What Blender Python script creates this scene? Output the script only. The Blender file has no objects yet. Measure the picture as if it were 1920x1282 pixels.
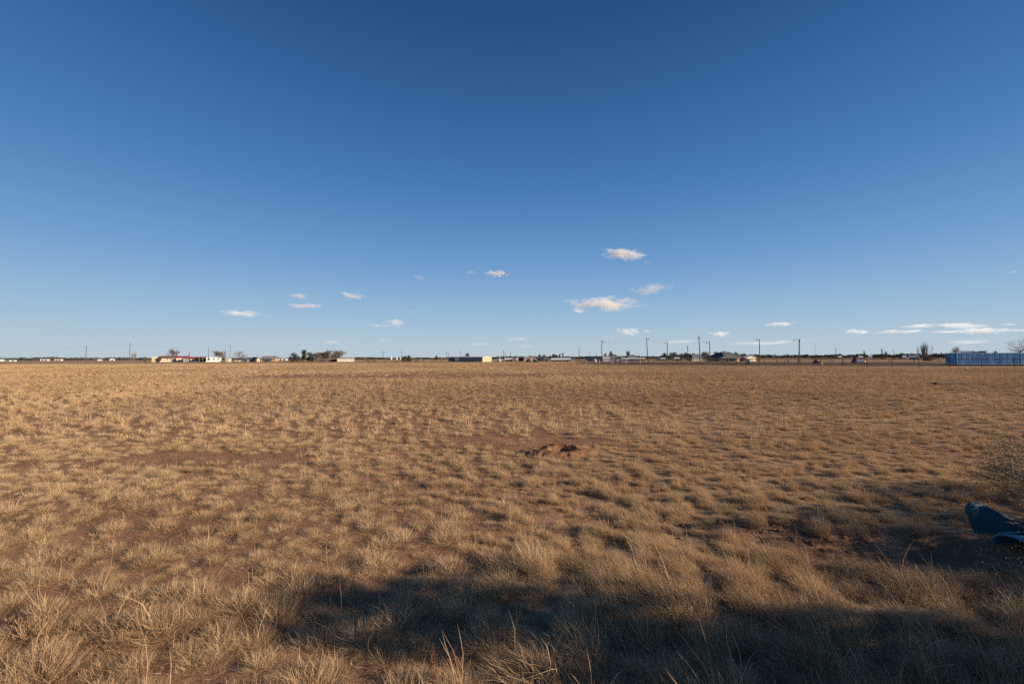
import bpy, bmesh, math, random
import numpy as np
from mathutils import Vector, Matrix, Euler

random.seed(7)
rng = np.random.default_rng(11)
sc = bpy.context.scene
C = sc.collection
PI = math.pi
R = math.radians
FP = 853.0            # focal length in pixels of the 1920 px wide photograph
H = 1.65              # eye height


def hy(px):           # horizon row of the photograph at a column
    return 673.8 - 0.0032 * px


def gx(px, d):        # ground x of a column at depth d
    return (px - 960.0) / FP * d


def zh(px, py, d):    # height of a row at depth d
    return H + (hy(px) - py) * d / FP


# ------------------------------------------------------------------ noise
def vnoise(x, y, seed=0):
    x = np.asarray(x, float); y = np.asarray(y, float)
    xi = np.floor(x).astype(np.int64); yi = np.floor(y).astype(np.int64)
    fx = x - xi; fy = y - yi
    fx = fx * fx * (3 - 2 * fx); fy = fy * fy * (3 - 2 * fy)

    def h(a, b):
        n = (a * 374761393 + b * 668265263 + seed * 974634777) & 0xFFFFFFFF
        n = ((n ^ (n >> 13)) * 1274126177) & 0xFFFFFFFF
        n = n ^ (n >> 16)
        return (n & 0xFFFF) / 65535.0
    a = h(xi, yi); b = h(xi + 1, yi); c = h(xi, yi + 1); d = h(xi + 1, yi + 1)
    return (a * (1 - fx) + b * fx) * (1 - fy) + (c * (1 - fx) + d * fx) * fy


def fbm(x, y, seed=0, octv=4):
    s = 0; amp = 0.5; t = 0
    for k in range(octv):
        s = s + amp * vnoise(x * 2 ** k, y * 2 ** k, seed + k * 17); t += amp; amp *= 0.5
    return s / t


def sstep(a, b, x):
    t = np.clip((x - a) / (b - a), 0, 1)
    return t * t * (3 - 2 * t)


def ell(x, y, cx, cy, rx, ry):
    """1 in the middle of an ellipse, 0 outside, ragged edge"""
    q = np.sqrt(((x - cx) / rx) ** 2 + ((y - cy) / ry) ** 2) + (fbm(x * 1.3, y * 1.3, 91) - .5) * .7
    return 1 - sstep(.6, 1.1, q)


def cover(x, y):
    """how much of the soil the dry grass hides, 0..1"""
    x = np.asarray(x, float); y = np.asarray(y, float)
    d = np.hypot(x, y) + 1e-6
    c = .47 + .75 * (fbm(x / 5.0, y / 5.0, 3) - .5) + .75 * (fbm(x / 1.3, y / 1.3, 8) - .5)
    c = c + .28 * sstep(-.1, .9, x / np.maximum(y, .5)) * (1 - sstep(20, 45, d))
    c = c + .40 * sstep(-.4, .8, x) * (1 - sstep(3.4, 5.2, y - .12 * x)) * sstep(.2, 1.2, y)
    c = c + .14 * sstep(10, 20, d)
    # bare ground the photograph shows
    c = c - .28 * ell(x, y, -5.6, 7.3, 2.9, .75)
    c = c - .6 * ell(x, y, .3, 9.0, 1.9, 1.0)
    c = c - .2 * ell(x, y, -1.2, 7.7, 1.2, .5)
    c = c - .25 * ell(x, y, -3.6, 4.5, 1.3, .6)
    c = c - 1.3 * ell(x, y, 3.5, 3.85, 1.5, .55) - .4 * ell(x, y, 2.6, 4.5, 1.0, .35)
    c = c - .12 * ell(x, y, -12.0, 14.6, 3.2, .9)
    # the scraped strip across the field and the paler bands beyond it
    n = (fbm(x / 14, y / 14, 21) - .5)
    yy = y + 9 * n - .03 * x
    strip = sstep(36, 41, yy) * (1 - sstep(46, 52, yy)) * sstep(-.75, -.45, x / np.maximum(y, 1)) * (1 - sstep(.22, .5, x / np.maximum(y, 1)))
    c = c - .34 * strip
    c = c + .22 * sstep(50, 56, yy) * (1 - sstep(70, 78, yy))
    c = c - .22 * sstep(74, 84, yy) * (1 - sstep(118, 135, yy))
    c = c + .5 * sstep(130, 200, d)              # far prairie: continuous straw
    return np.clip(c, 0, 1)


MC = np.array([.82, 7.95])          # the burrow mound


def height(x, y):
    x = np.asarray(x, float); y = np.asarray(y, float)
    d = np.hypot(x, y)
    f = 1 - sstep(40, 120, d)
    z = (.10 * (fbm(x / 4.0, y / 4.0, 41, 3) - .5) + .055 * (fbm(x / .8, y / .8, 42, 3) - .5) + .022 * (fbm(x / .16, y / .16, 43, 2) - .5)) * f
    # hollow dug out beside the barrel
    z = z - .11 * ell(x, y, 3.45, 3.85, 1.0, .30) + .05 * ell(x, y, 2.7, 4.35, .9, .2)
    return z


# ------------------------------------------------------------------ materials
MATS = {}


def nodes_of(m):
    m.use_nodes = True
    return m.node_tree.nodes, m.node_tree.links


def mat(name, col, rough=.8, var=.15, scale=4.0, metal=0.0, spec=.3, col2=None, stretch=None, bump=0):
    if name in MATS:
        return MATS[name]
    m = bpy.data.materials.new(name)
    n, l = nodes_of(m)
    b = n['Principled BSDF']
    b.inputs['Roughness'].default_value = rough
    b.inputs['Metallic'].default_value = metal
    b.inputs['Specular IOR Level'].default_value = spec
    tc = n.new('ShaderNodeTexCoord'); mp = n.new('ShaderNodeMapping')
    if stretch:
        mp.inputs['Scale'].default_value = stretch
    nz = n.new('ShaderNodeTexNoise'); nz.inputs['Scale'].default_value = scale; nz.inputs['Detail'].default_value = 5
    rp = n.new('ShaderNodeValToRGB')
    c2 = col2 if col2 else [min(1, c * (1 + var)) for c in col]
    c1 = [c * (1 - var) for c in col] if not col2 else col
    rp.color_ramp.elements[0].color = (*c1, 1); rp.color_ramp.elements[1].color = (*c2, 1)
    rp.color_ramp.elements[0].position = .3; rp.color_ramp.elements[1].position = .7
    l.new(tc.outputs['Object'], mp.inputs['Vector']); l.new(mp.outputs['Vector'], nz.inputs['Vector'])
    l.new(nz.outputs['Fac'], rp.inputs['Fac']); l.new(rp.outputs['Color'], b.inputs['Base Color'])
    if bump:
        bp = n.new('ShaderNodeBump'); bp.inputs['Strength'].default_value = bump; bp.inputs['Distance'].default_value = .05
        l.new(nz.outputs['Fac'], bp.inputs['Height']); l.new(bp.outputs['Normal'], b.inputs['Normal'])
    MATS[name] = m
    return m


def grass_mat(name, dark, mid, light, transl=.35):
    m = bpy.data.materials.new(name)
    n, l = nodes_of(m)
    n.remove(n['Principled BSDF'])
    out = n['Material Output']
    at = n.new('ShaderNodeAttribute'); at.attribute_name = 'tone'
    oi = n.new('ShaderNodeObjectInfo')
    mx = n.new('ShaderNodeMath'); mx.operation = 'MULTIPLY_ADD'
    mx.inputs[1].default_value = .48
    ad = n.new('ShaderNodeMath'); ad.operation = 'MULTIPLY_ADD'; ad.inputs[1].default_value = .24
    pa = n.new('ShaderNodeAttribute'); pa.attribute_type = 'INSTANCER'; pa.attribute_name = 'patch'
    pm_ = n.new('ShaderNodeMath'); pm_.operation = 'MULTIPLY'; pm_.inputs[1].default_value = .30
    l.new(pa.outputs['Fac'], pm_.inputs[0]); l.new(pm_.outputs[0], ad.inputs[2])
    rp = n.new('ShaderNodeValToRGB')
    rp.color_ramp.elements[0].color = (*dark, 1); rp.color_ramp.elements[1].color = (*light, 1)
    q = rp.color_ramp.elements.new(.5); q.color = (*mid, 1)
    l.new(oi.outputs['Random'], ad.inputs[0])
    l.new(at.outputs['Fac'], mx.inputs[0]); l.new(ad.outputs[0], mx.inputs[2])
    l.new(mx.outputs[0], rp.inputs['Fac'])
    df = n.new('ShaderNodeBsdfDiffuse'); tr = n.new('ShaderNodeBsdfTranslucent'); ms = n.new('ShaderNodeMixShader')
    ms.inputs[0].default_value = transl
    l.new(rp.outputs['Color'], df.inputs['Color']); l.new(rp.outputs['Color'], tr.inputs['Color'])
    l.new(df.outputs[0], ms.inputs[1]); l.new(tr.outputs[0], ms.inputs[2]); l.new(ms.outputs[0], out.inputs['Surface'])
    MATS[name] = m
    return m


# ------------------------------------------------------------------ mesh builder
class MB:
    def __init__(self):
        self.v = []; self.f = []

    def add(self, verts, faces):
        o = len(self.v)
        self.v += [tuple(p) for p in verts]
        self.f += [tuple(i + o for i in q) for q in faces]
        return self

    def box(self, x0, x1, y0, y1, z0, z1):
        v = [(x0, y0, z0), (x1, y0, z0), (x1, y1, z0), (x0, y1, z0), (x0, y0, z1), (x1, y0, z1), (x1, y1, z1), (x0, y1, z1)]
        return self.add(v, [(3, 2, 1, 0), (4, 5, 6, 7), (0, 1, 5, 4), (1, 2, 6, 5), (2, 3, 7, 6), (3, 0, 4, 7)])

    def prism(self, poly, a0, a1, axis='y'):
        """closed polygon of (u, z) extruded along an axis"""
        k = len(poly)
        if axis == 'y':
            v = [(u, a0, z) for u, z in poly] + [(u, a1, z) for u, z in poly]
        else:
            v = [(a0, u, z) for u, z in poly] + [(a1, u, z) for u, z in poly]
        f = [tuple(range(k)), tuple(range(2 * k - 1, k - 1, -1))] + [(i, i + k, (i + 1) % k + k, (i + 1) % k) for i in range(k)]
        return self.add(v, f)

    def tube(self, pts, rads, sides=5, cap=True):
        pts = [Vector(p) for p in pts]
        if not hasattr(rads, '__len__'):
            rads = [rads] * len(pts)
        vs = []
        for i, p in enumerate(pts):
            t = (pts[min(i + 1, len(pts) - 1)] - pts[max(i - 1, 0)])
            t = t.normalized() if t.length > 1e-9 else Vector((0, 0, 1))
            a = t.orthogonal().normalized() if abs(t.z) > .95 else t.cross(Vector((0, 0, 1))).normalized()
            b = t.cross(a)
            for k in range(sides):
                w = 2 * PI * k / sides
                vs.append(p + (a * math.cos(w) + b * math.sin(w)) * rads[i])
        fs = []
        for i in range(len(pts) - 1):
            for k in range(sides):
                fs.append((i * sides + k, i * sides + (k + 1) % sides, (i + 1) * sides + (k + 1) % sides, (i + 1) * sides + k))
        if cap:
            fs.append(tuple(range(sides - 1, -1, -1))); fs.append(tuple((len(pts) - 1) * sides + k for k in range(sides)))
        return self.add(vs, fs)

    def build(self, name, m, parent=None, smooth=False):
        me = bpy.data.meshes.new(name)
        me.from_pydata(self.v, [], self.f)
        me.validate(); me.update()
        if smooth:
            me.polygons.foreach_set('use_smooth', [True] * len(me.polygons))
        bm = bmesh.new(); bm.from_mesh(me); bmesh.ops.recalc_face_normals(bm, faces=bm.faces); bm.to_mesh(me); bm.free()
        me.materials.append(m)
        o = bpy.data.objects.new(name, me)
        C.objects.link(o)
        if parent:
            o.parent = parent
        return o


def np_mesh(name, verts, loops, starts, totals, m, tone=None, link=True, smooth=False):
    me = bpy.data.meshes.new(name)
    me.vertices.add(len(verts)); me.vertices.foreach_set('co', np.asarray(verts, np.float32).ravel())
    me.loops.add(len(loops)); me.loops.foreach_set('vertex_index', np.asarray(loops, np.int32))
    me.polygons.add(len(starts))
    me.polygons.foreach_set('loop_start', np.asarray(starts, np.int32))
    me.polygons.foreach_set('loop_total', np.asarray(totals, np.int32))
    if smooth:
        me.polygons.foreach_set('use_smooth', np.ones(len(starts), bool))
    me.update(calc_edges=True)
    if tone is not None:
        a = me.attributes.new('tone', 'FLOAT', 'POINT'); a.data.foreach_set('value', np.asarray(tone, np.float32))
    me.materials.append(m)
    o = bpy.data.objects.new(name, me)
    if link:
        C.objects.link(o)
    return o


def tag(o, label, cat, group=None, kind=None):
    if label: o['label'] = label
    if cat: o['category'] = cat
    if group: o['group'] = group
    if kind: o['kind'] = kind
    return o


def empty(name, loc, rz=0, label=None, cat=None, group=None):
    o = bpy.data.objects.new(name, None)
    o.empty_display_size = .3
    C.objects.link(o); o.location = loc; o.rotation_euler = (0, 0, rz)
    return tag(o, label, cat, group)


def copy_tree(o, loc, rz, scale, label, group=None):
    def cp(a, par):
        b = a.copy(); C.objects.link(b); b.parent = par
        for ch in a.children:
            cp(ch, b)
        return b
    r = cp(o, None)
    r.location = loc; r.rotation_euler = (0, 0, rz); r.scale = scale if hasattr(scale, '__len__') else (scale,) * 3
    r['label'] = label
    if group: r['group'] = group
    return r


# ------------------------------------------------------------------ camera, sky, sun
SUN_EL = 18.0
SUN_DIR = Vector((1, -.257, 0)).normalized()          # horizontal direction towards the sun
cam = bpy.data.cameras.new('camera'); cam.sensor_width = 36; cam.lens = FP / 1920 * 36
cam.clip_start = .05; cam.clip_end = 60000
co = bpy.data.objects.new('camera', cam); C.objects.link(co); sc.camera = co
pitch = math.atan((hy(960) - 641) / FP)
co.matrix_world = Matrix.Translation((0, 0, H)) @ Matrix.Rotation(PI / 2 + pitch, 4, 'X') @ Matrix.Rotation(-.0032, 4, 'Z')

w = bpy.data.worlds.new('World'); sc.world = w; w.use_nodes = True
wn, wl = w.node_tree.nodes, w.node_tree.links
sky = wn.new('ShaderNodeTexSky'); sky.sky_type = 'NISHITA'; sky.sun_disc = False
sky.sun_elevation = R(SUN_EL)
sky.sun_rotation = math.atan2(SUN_DIR.x, SUN_DIR.y)
sky.altitude = 900; sky.air_density = 1.0; sky.dust_density = 0.0; sky.ozone_density = 6.0
EXPO = .64
bg = wn['Background']; SKY = .11; bg.inputs['Strength'].default_value = SKY


def vmul(inp, k):
    q = wn.new('ShaderNodeVectorMath'); q.operation = 'SCALE'; q.inputs['Scale'].default_value = k
    wl.new(inp, q.inputs[0]); return q.outputs[0]


# the deep polarised blue of the photograph: a tone curve on the sky's own light
cu = wn.new('ShaderNodeRGBCurve')
CV = [[(.0, .0), (.037, .018), (.069, .075), (.137, .205), (.25, .335), (.45, .43), (1, .50)],
      [(.0, .0), (.091, .076), (.165, .215), (.30, .395), (.45, .50), (.75, .555), (1, .60)],
      [(.0, .0), (.22, .216), (.364, .475), (.534, .63), (.75, .675), (1, .70)]]
for ch, pts in enumerate(CV):
    c = cu.mapping.curves[ch]
    c.points[0].location = pts[0]; c.points[1].location = pts[-1]
    for p in pts[1:-1]:
        c.points.new(*p)
cu.mapping.update()
wl.new(vmul(sky.outputs['Color'], SKY), cu.inputs['Color'])


def lin(c):
    return tuple(((q / 255 + .055) / 1.055) ** 2.4 for q in c)


# clear dry air: the blue deepens evenly with height above the horizon all round
tcw = wn.new('ShaderNodeTexCoord'); sxw = wn.new('ShaderNodeSeparateXYZ'); wl.new(tcw.outputs['Generated'], sxw.inputs[0])
rw = wn.new('ShaderNodeValToRGB'); rw.color_ramp.interpolation = 'B_SPLINE'
ST = [(0, (186, 201, 211)), (.03, (183, 201, 212)), (.075, (160, 191, 216)), (.13, (138, 176, 213)), (.197, (110, 157, 206)), (.302, (81, 130, 186)), (.40, (66, 113, 169)), (.485, (56, 101, 157)), (.606, (38, 81, 133)), (1, (24, 60, 108))]
el_ = rw.color_ramp.elements
el_[0].position = 0; el_[0].color = (*lin(ST[0][1]), 1); el_[1].position = 1; el_[1].color = (*lin(ST[-1][1]), 1)
for p_, c_ in ST[1:-1]:
    q_ = el_.new(p_); q_.color = (*lin(c_), 1)
wl.new(sxw.outputs['Z'], rw.inputs['Fac'])
mxw = wn.new('ShaderNodeMix'); mxw.data_type = 'RGBA'; mxw.inputs[0].default_value = .85
wl.new(cu.outputs['Color'], mxw.inputs[6]); wl.new(rw.outputs['Color'], mxw.inputs[7])
wl.new(vmul(mxw.outputs[2], 1 / (SKY * 2 ** EXPO)), bg.inputs['Color'])

sl = bpy.data.lights.new('sun', 'SUN'); sl.energy = 5.0; sl.angle = R(.7); sl.color = (1, .83, .62)
so = bpy.data.objects.new('sun', sl); C.objects.link(so)
dirv = Vector((SUN_DIR.x * math.cos(R(SUN_EL)), SUN_DIR.y * math.cos(R(SUN_EL)), math.sin(R(SUN_EL))))
so.rotation_euler = dirv.to_track_quat('Z', 'Y').to_euler()
so.location = dirv * 50
sc.view_settings.view_transform = 'Standard'; sc.view_settings.look = 'None'
sc.view_settings.exposure = EXPO; sc.view_settings.gamma = 1
sc.cycles.max_bounces = 8; sc.cycles.diffuse_bounces = 3; sc.cycles.volume_bounces = 4; sc.cycles.transmission_bounces = 4
sc.cycles.use_denoising = False

# ------------------------------------------------------------------ ground
def build_ground():
    m = bpy.data.materials.new('prairie_soil')
    n, l = nodes_of(m)
    b = n['Principled BSDF']; b.inputs['Roughness'].default_value = .95; b.inputs['Specular IOR Level'].default_value = .03
    ge = n.new('ShaderNodeNewGeometry')
    at = n.new('ShaderNodeAttribute'); at.attribute_name = 'cover'

    def noise(sc_, det=4, ro=.55):
        z = n.new('ShaderNodeTexNoise'); z.inputs['Scale'].default_value = sc_; z.inputs['Detail'].default_value = det
        z.inputs['Roughness'].default_value = ro
        l.new(ge.outputs['Position'], z.inputs['Vector'])
        return z.outputs['Fac']

    def ramp(f, p0, c0, p1, c1):
        r = n.new('ShaderNodeValToRGB'); e = r.color_ramp.elements
        e[0].position = p0; e[0].color = (*c0, 1); e[1].position = p1; e[1].color = (*c1, 1)
        l.new(f, r.inputs['Fac']); return r.outputs['Color']

    def math_(op, a, b_):
        x = n.new('ShaderNodeMath'); x.operation = op
        for i, q in enumerate((a, b_)):
            if hasattr(q, 'node'):
                l.new(q, x.inputs[i])
            else:
                x.inputs[i].default_value = q
        return x.outputs[0]
    soil = ramp(noise(1.7, 6, .65), .3, SOIL_D, .72, SOIL_L)
    spk = n.new('ShaderNodeMix'); spk.data_type = 'RGBA'; spk.blend_type = 'MULTIPLY'; spk.inputs[0].default_value = .8
    l.new(soil, spk.inputs[6]); l.new(ramp(noise(85, 5, .8), .32, (.66, .63, .6), .66, (1.25, 1.22, 1.2)), spk.inputs[7]); soil = spk.outputs[2]
    straw = ramp(noise(.35, 6, .7), .3, STRAW_D, .72, STRAW_L)
    fine = noise(38, 3, .7)
    mid = noise(5, 4, .65)
    f = math_('ADD', at.outputs['Fac'], math_('MULTIPLY', math_('SUBTRACT', mid, .5), .9))
    f = math_('ADD', f, math_('MULTIPLY', math_('SUBTRACT', fine, .5), 1.1))
    fr = n.new('ShaderNodeMapRange'); fr.inputs['From Min'].default_value = .38; fr.inputs['From Max'].default_value = .95
    fr.interpolation_type = 'SMOOTHSTEP'
    l.new(f, fr.inputs['Value'])
    mx = n.new('ShaderNodeMix'); mx.data_type = 'RGBA'
    l.new(fr.outputs[0], mx.inputs[0]); l.new(soil, mx.inputs[6]); l.new(straw, mx.inputs[7])
    l.new(mx.outputs[2], b.inputs['Base Color'])
    bp = n.new('ShaderNodeBump'); bp.inputs['Strength'].default_value = .6; bp.inputs['Distance'].default_value = .03
    l.new(math_('ADD', noise(14, 5, .7), math_('MULTIPLY', noise(70, 3, .7), .35)), bp.inputs['Height'])
    l.new(bp.outputs['Normal'], b.inputs['Normal'])

    rs = [0.0]; r = .25
    while r < 14000:
        rs.append(r); r *= 1.022 if r < 130 else 1.12
    rs = np.array(rs); na = 900
    an = np.linspace(0, 2 * PI, na, endpoint=False)
    rr, aa = np.meshgrid(rs[1:], an, indexing='ij')
    x = np.concatenate([[0], (rr * np.sin(aa)).ravel()]); y = np.concatenate([[0], (rr * np.cos(aa)).ravel()])
    z = height(x, y)
    v = np.stack([x, y, z], 1)
    nr = len(rs) - 1
    i = np.arange(nr - 1)[:, None]; k = np.arange(na)[None, :]
    a = 1 + i * na + k; b_ = 1 + i * na + (k + 1) % na; c = 1 + (i + 1) * na + (k + 1) % na; d = 1 + (i + 1) * na + k
    quads = np.stack([a, b_, c, d], -1).reshape(-1, 4)[:, ::-1]
    tris = np.stack([np.zeros(na, int), 1 + (np.arange(na) + 1) % na, 1 + np.arange(na)], 1)
    loops = np.concatenate([quads.ravel(), tris.ravel()])
    totals = np.concatenate([np.full(len(quads), 4), np.full(na, 3)])
    starts = np.concatenate([[0], np.cumsum(totals)[:-1]])
    o = np_mesh('ground', v, loops, starts, totals, m, smooth=True)
    cv = cover(x, y)
    at_ = o.data.attributes.new('cover', 'FLOAT', 'POINT'); at_.data.foreach_set('value', cv.astype(np.float32))
    tag(o, None, None, kind='structure')


SOIL_D = (.22, .112, .064); SOIL_L = (.38, .22, .135)
STRAW_D = (.29, .185, .105); STRAW_L = (.42, .295, .175)
build_ground()


# ------------------------------------------------------------------ grass
def blades(n, r, hlen, lean, curl, width, seg=3, wind=(0, 0), spread=.7, erect=0.0):
    """n ribbon blades out of a crown of radius r -> verts, loops, starts, totals, tone"""
    a = rng.uniform(0, 2 * PI, n); q = np.sqrt(rng.uniform(0, 1, n))
    base = np.stack([r * q * np.cos(a), r * q * np.sin(a), np.full(n, -.015)], 1)
    az = a + rng.normal(0, spread, n)
    L = rng.uniform(hlen[0], hlen[1], n) * (1 - .25 * q)
    th = np.abs(rng.normal(0, lean * .45, n)) + lean * .75 * q + erect
    P = [base]
    p = base.copy()
    cu = rng.normal(curl, abs(curl) * .8 + .10, n)
    tw = rng.normal(0, .55, n)
    wv = np.array([wind[0], wind[1], 0.0])
    for k in range(seg):
        t = th + cu * k
        azk = az + tw * k
        dv = np.stack([np.sin(t) * np.cos(azk), np.sin(t) * np.sin(azk), np.cos(t)], 1)
        dv = dv + wv[None, :] * (.45 + .75 * k / seg) * rng.uniform(.6, 1.25, n)[:, None]
        dv /= np.linalg.norm(dv, axis=1)[:, None]
        p = p + dv * (L / seg)[:, None]
        p[:, 2] = np.maximum(p[:, 2], .004)
        P.append(p)
    wa = rng.uniform(0, 2 * PI, n)
    side = np.stack([np.cos(wa), np.sin(wa), np.zeros(n)], 1) * (width * rng.uniform(.6, 1.35, n) * .5)[:, None]
    nv = 2 * seg + 1
    V = np.zeros((n, nv, 3))
    for k in range(seg):
        tp = 1 - .45 * k / seg
        V[:, 2 * k] = P[k] - side * tp; V[:, 2 * k + 1] = P[k] + side * tp
    V[:, 2 * seg] = P[seg]
    off = (np.arange(n) * nv)[:, None]
    fl = []
    for k in range(seg - 1):
        fl.append(np.array([2 * k, 2 * k + 1, 2 * k + 3, 2 * k + 2])[None, :] + off)
    tri = np.array([2 * seg - 2, 2 * seg - 1, 2 * seg])[None, :] + off
    loops = np.concatenate([f.ravel() for f in fl] + [tri.ravel()])
    totals = np.concatenate([np.full(n, 4) for _ in fl] + [np.full(n, 3)])
    tone = np.repeat(rng.uniform(0, 1, n), nv)
    return V.reshape(-1, 3), loops, totals, tone


def join_blades(*parts):
    V = []; Lp = []; T = []; tn = []; o = 0
    for v, l, t, q in parts:
        V.append(v); Lp.append(l + o); T.append(t); tn.append(q); o += len(v)
    T = np.concatenate(T)
    return np.concatenate(V), np.concatenate(Lp), np.concatenate([[0], np.cumsum(T)[:-1]]), T, np.concatenate(tn)


GM = grass_mat('dry_grass_blades', (.23, .148, .09), (.51, .345, .198), (.72, .53, .325), .15)


def proto(name, *parts):
    v, l, s, t, tn = join_blades(*parts)
    return np_mesh(name, v, l, s, t, GM, tn, link=False)


def scatter(name, label, protos, pts, idx, rot, scl):
    """one object whose geometry nodes put a tuft on every point"""
    me = bpy.data.meshes.new(name)
    me.vertices.add(len(pts)); me.vertices.foreach_set('co', pts.astype(np.float32).ravel())
    a = me.attributes.new('idx', 'INT', 'POINT'); a.data.foreach_set('value', idx.astype(np.int32))
    a = me.attributes.new('rot', 'FLOAT_VECTOR', 'POINT'); a.data.foreach_set('vector', rot.astype(np.float32).ravel())
    a = me.attributes.new('scl', 'FLOAT_VECTOR', 'POINT'); a.data.foreach_set('vector', scl.astype(np.float32).ravel())
    pt = np.clip((fbm(pts[:, 0] / 6, pts[:, 1] / 6, 133) - .5) * 2.4 + .5 + rng.normal(0, .12, len(pts)), 0, 1)
    a = me.attributes.new('patch', 'FLOAT', 'POINT'); a.data.foreach_set('value', pt.astype(np.float32))
    o = bpy.data.objects.new(name, me); C.objects.link(o)
    ng = bpy.data.node_groups.new(name, 'GeometryNodeTree')
    ng.interface.new_socket('Geometry', in_out='INPUT', socket_type='NodeSocketGeometry')
    ng.interface.new_socket('Geometry', in_out='OUTPUT', socket_type='NodeSocketGeometry')
    N, Lk = ng.nodes, ng.links
    gi = N.new('NodeGroupInput'); go = N.new('NodeGroupOutput')
    jn = N.new('GeometryNodeJoinGeometry')
    for p in reversed(protos):
        oi = N.new('GeometryNodeObjectInfo'); oi.inputs['Object'].default_value = p; oi.inputs['As Instance'].default_value = True
        Lk.new(oi.outputs['Geometry'], jn.inputs['Geometry'])
    mv = N.new('GeometryNodeMeshToPoints')
    ip = N.new('GeometryNodeInstanceOnPoints'); ip.inputs['Pick Instance'].default_value = True

    def na(nm, ty):
        q = N.new('GeometryNodeInputNamedAttribute'); q.data_type = ty; q.inputs['Name'].default_value = nm
        return q.outputs['Attribute']
    Lk.new(gi.outputs[0], mv.inputs['Mesh']); Lk.new(mv.outputs[0], ip.inputs['Points']); Lk.new(jn.outputs[0], ip.inputs['Instance'])
    Lk.new(na('idx', 'INT'), ip.inputs['Instance Index'])
    er = N.new('FunctionNodeEulerToRotation'); Lk.new(na('rot', 'FLOAT_VECTOR'), er.inputs[0]); Lk.new(er.outputs[0], ip.inputs['Rotation'])
    Lk.new(na('scl', 'FLOAT_VECTOR'), ip.inputs['Scale'])
    Lk.new(ip.outputs[0], go.inputs[0])
    md = o.modifiers.new('tufts', 'NODES'); md.node_group = ng
    tag(o, label, 'grass', kind='stuff')
    return o


def field_points(y0, y1, cell, lead=1.28, margin=3.0):
    xs = []; ys = []
    xm = lead * y1 + margin
    gxn = int(2 * xm / cell) + 1; gyn = int((y1 - y0) / cell) + 1
    X, Y = np.meshgrid(np.arange(gxn) * cell - xm, y0 + np.arange(gyn) * cell)
    X = X + rng.uniform(-.5, .5, X.shape) * cell; Y = Y + rng.uniform(-.5, .5, Y.shape) * cell
    X = X.ravel(); Y = Y.ravel()
    k = np.abs(X) < lead * np.maximum(Y, 0) + margin
    return X[k], Y[k]


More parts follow.
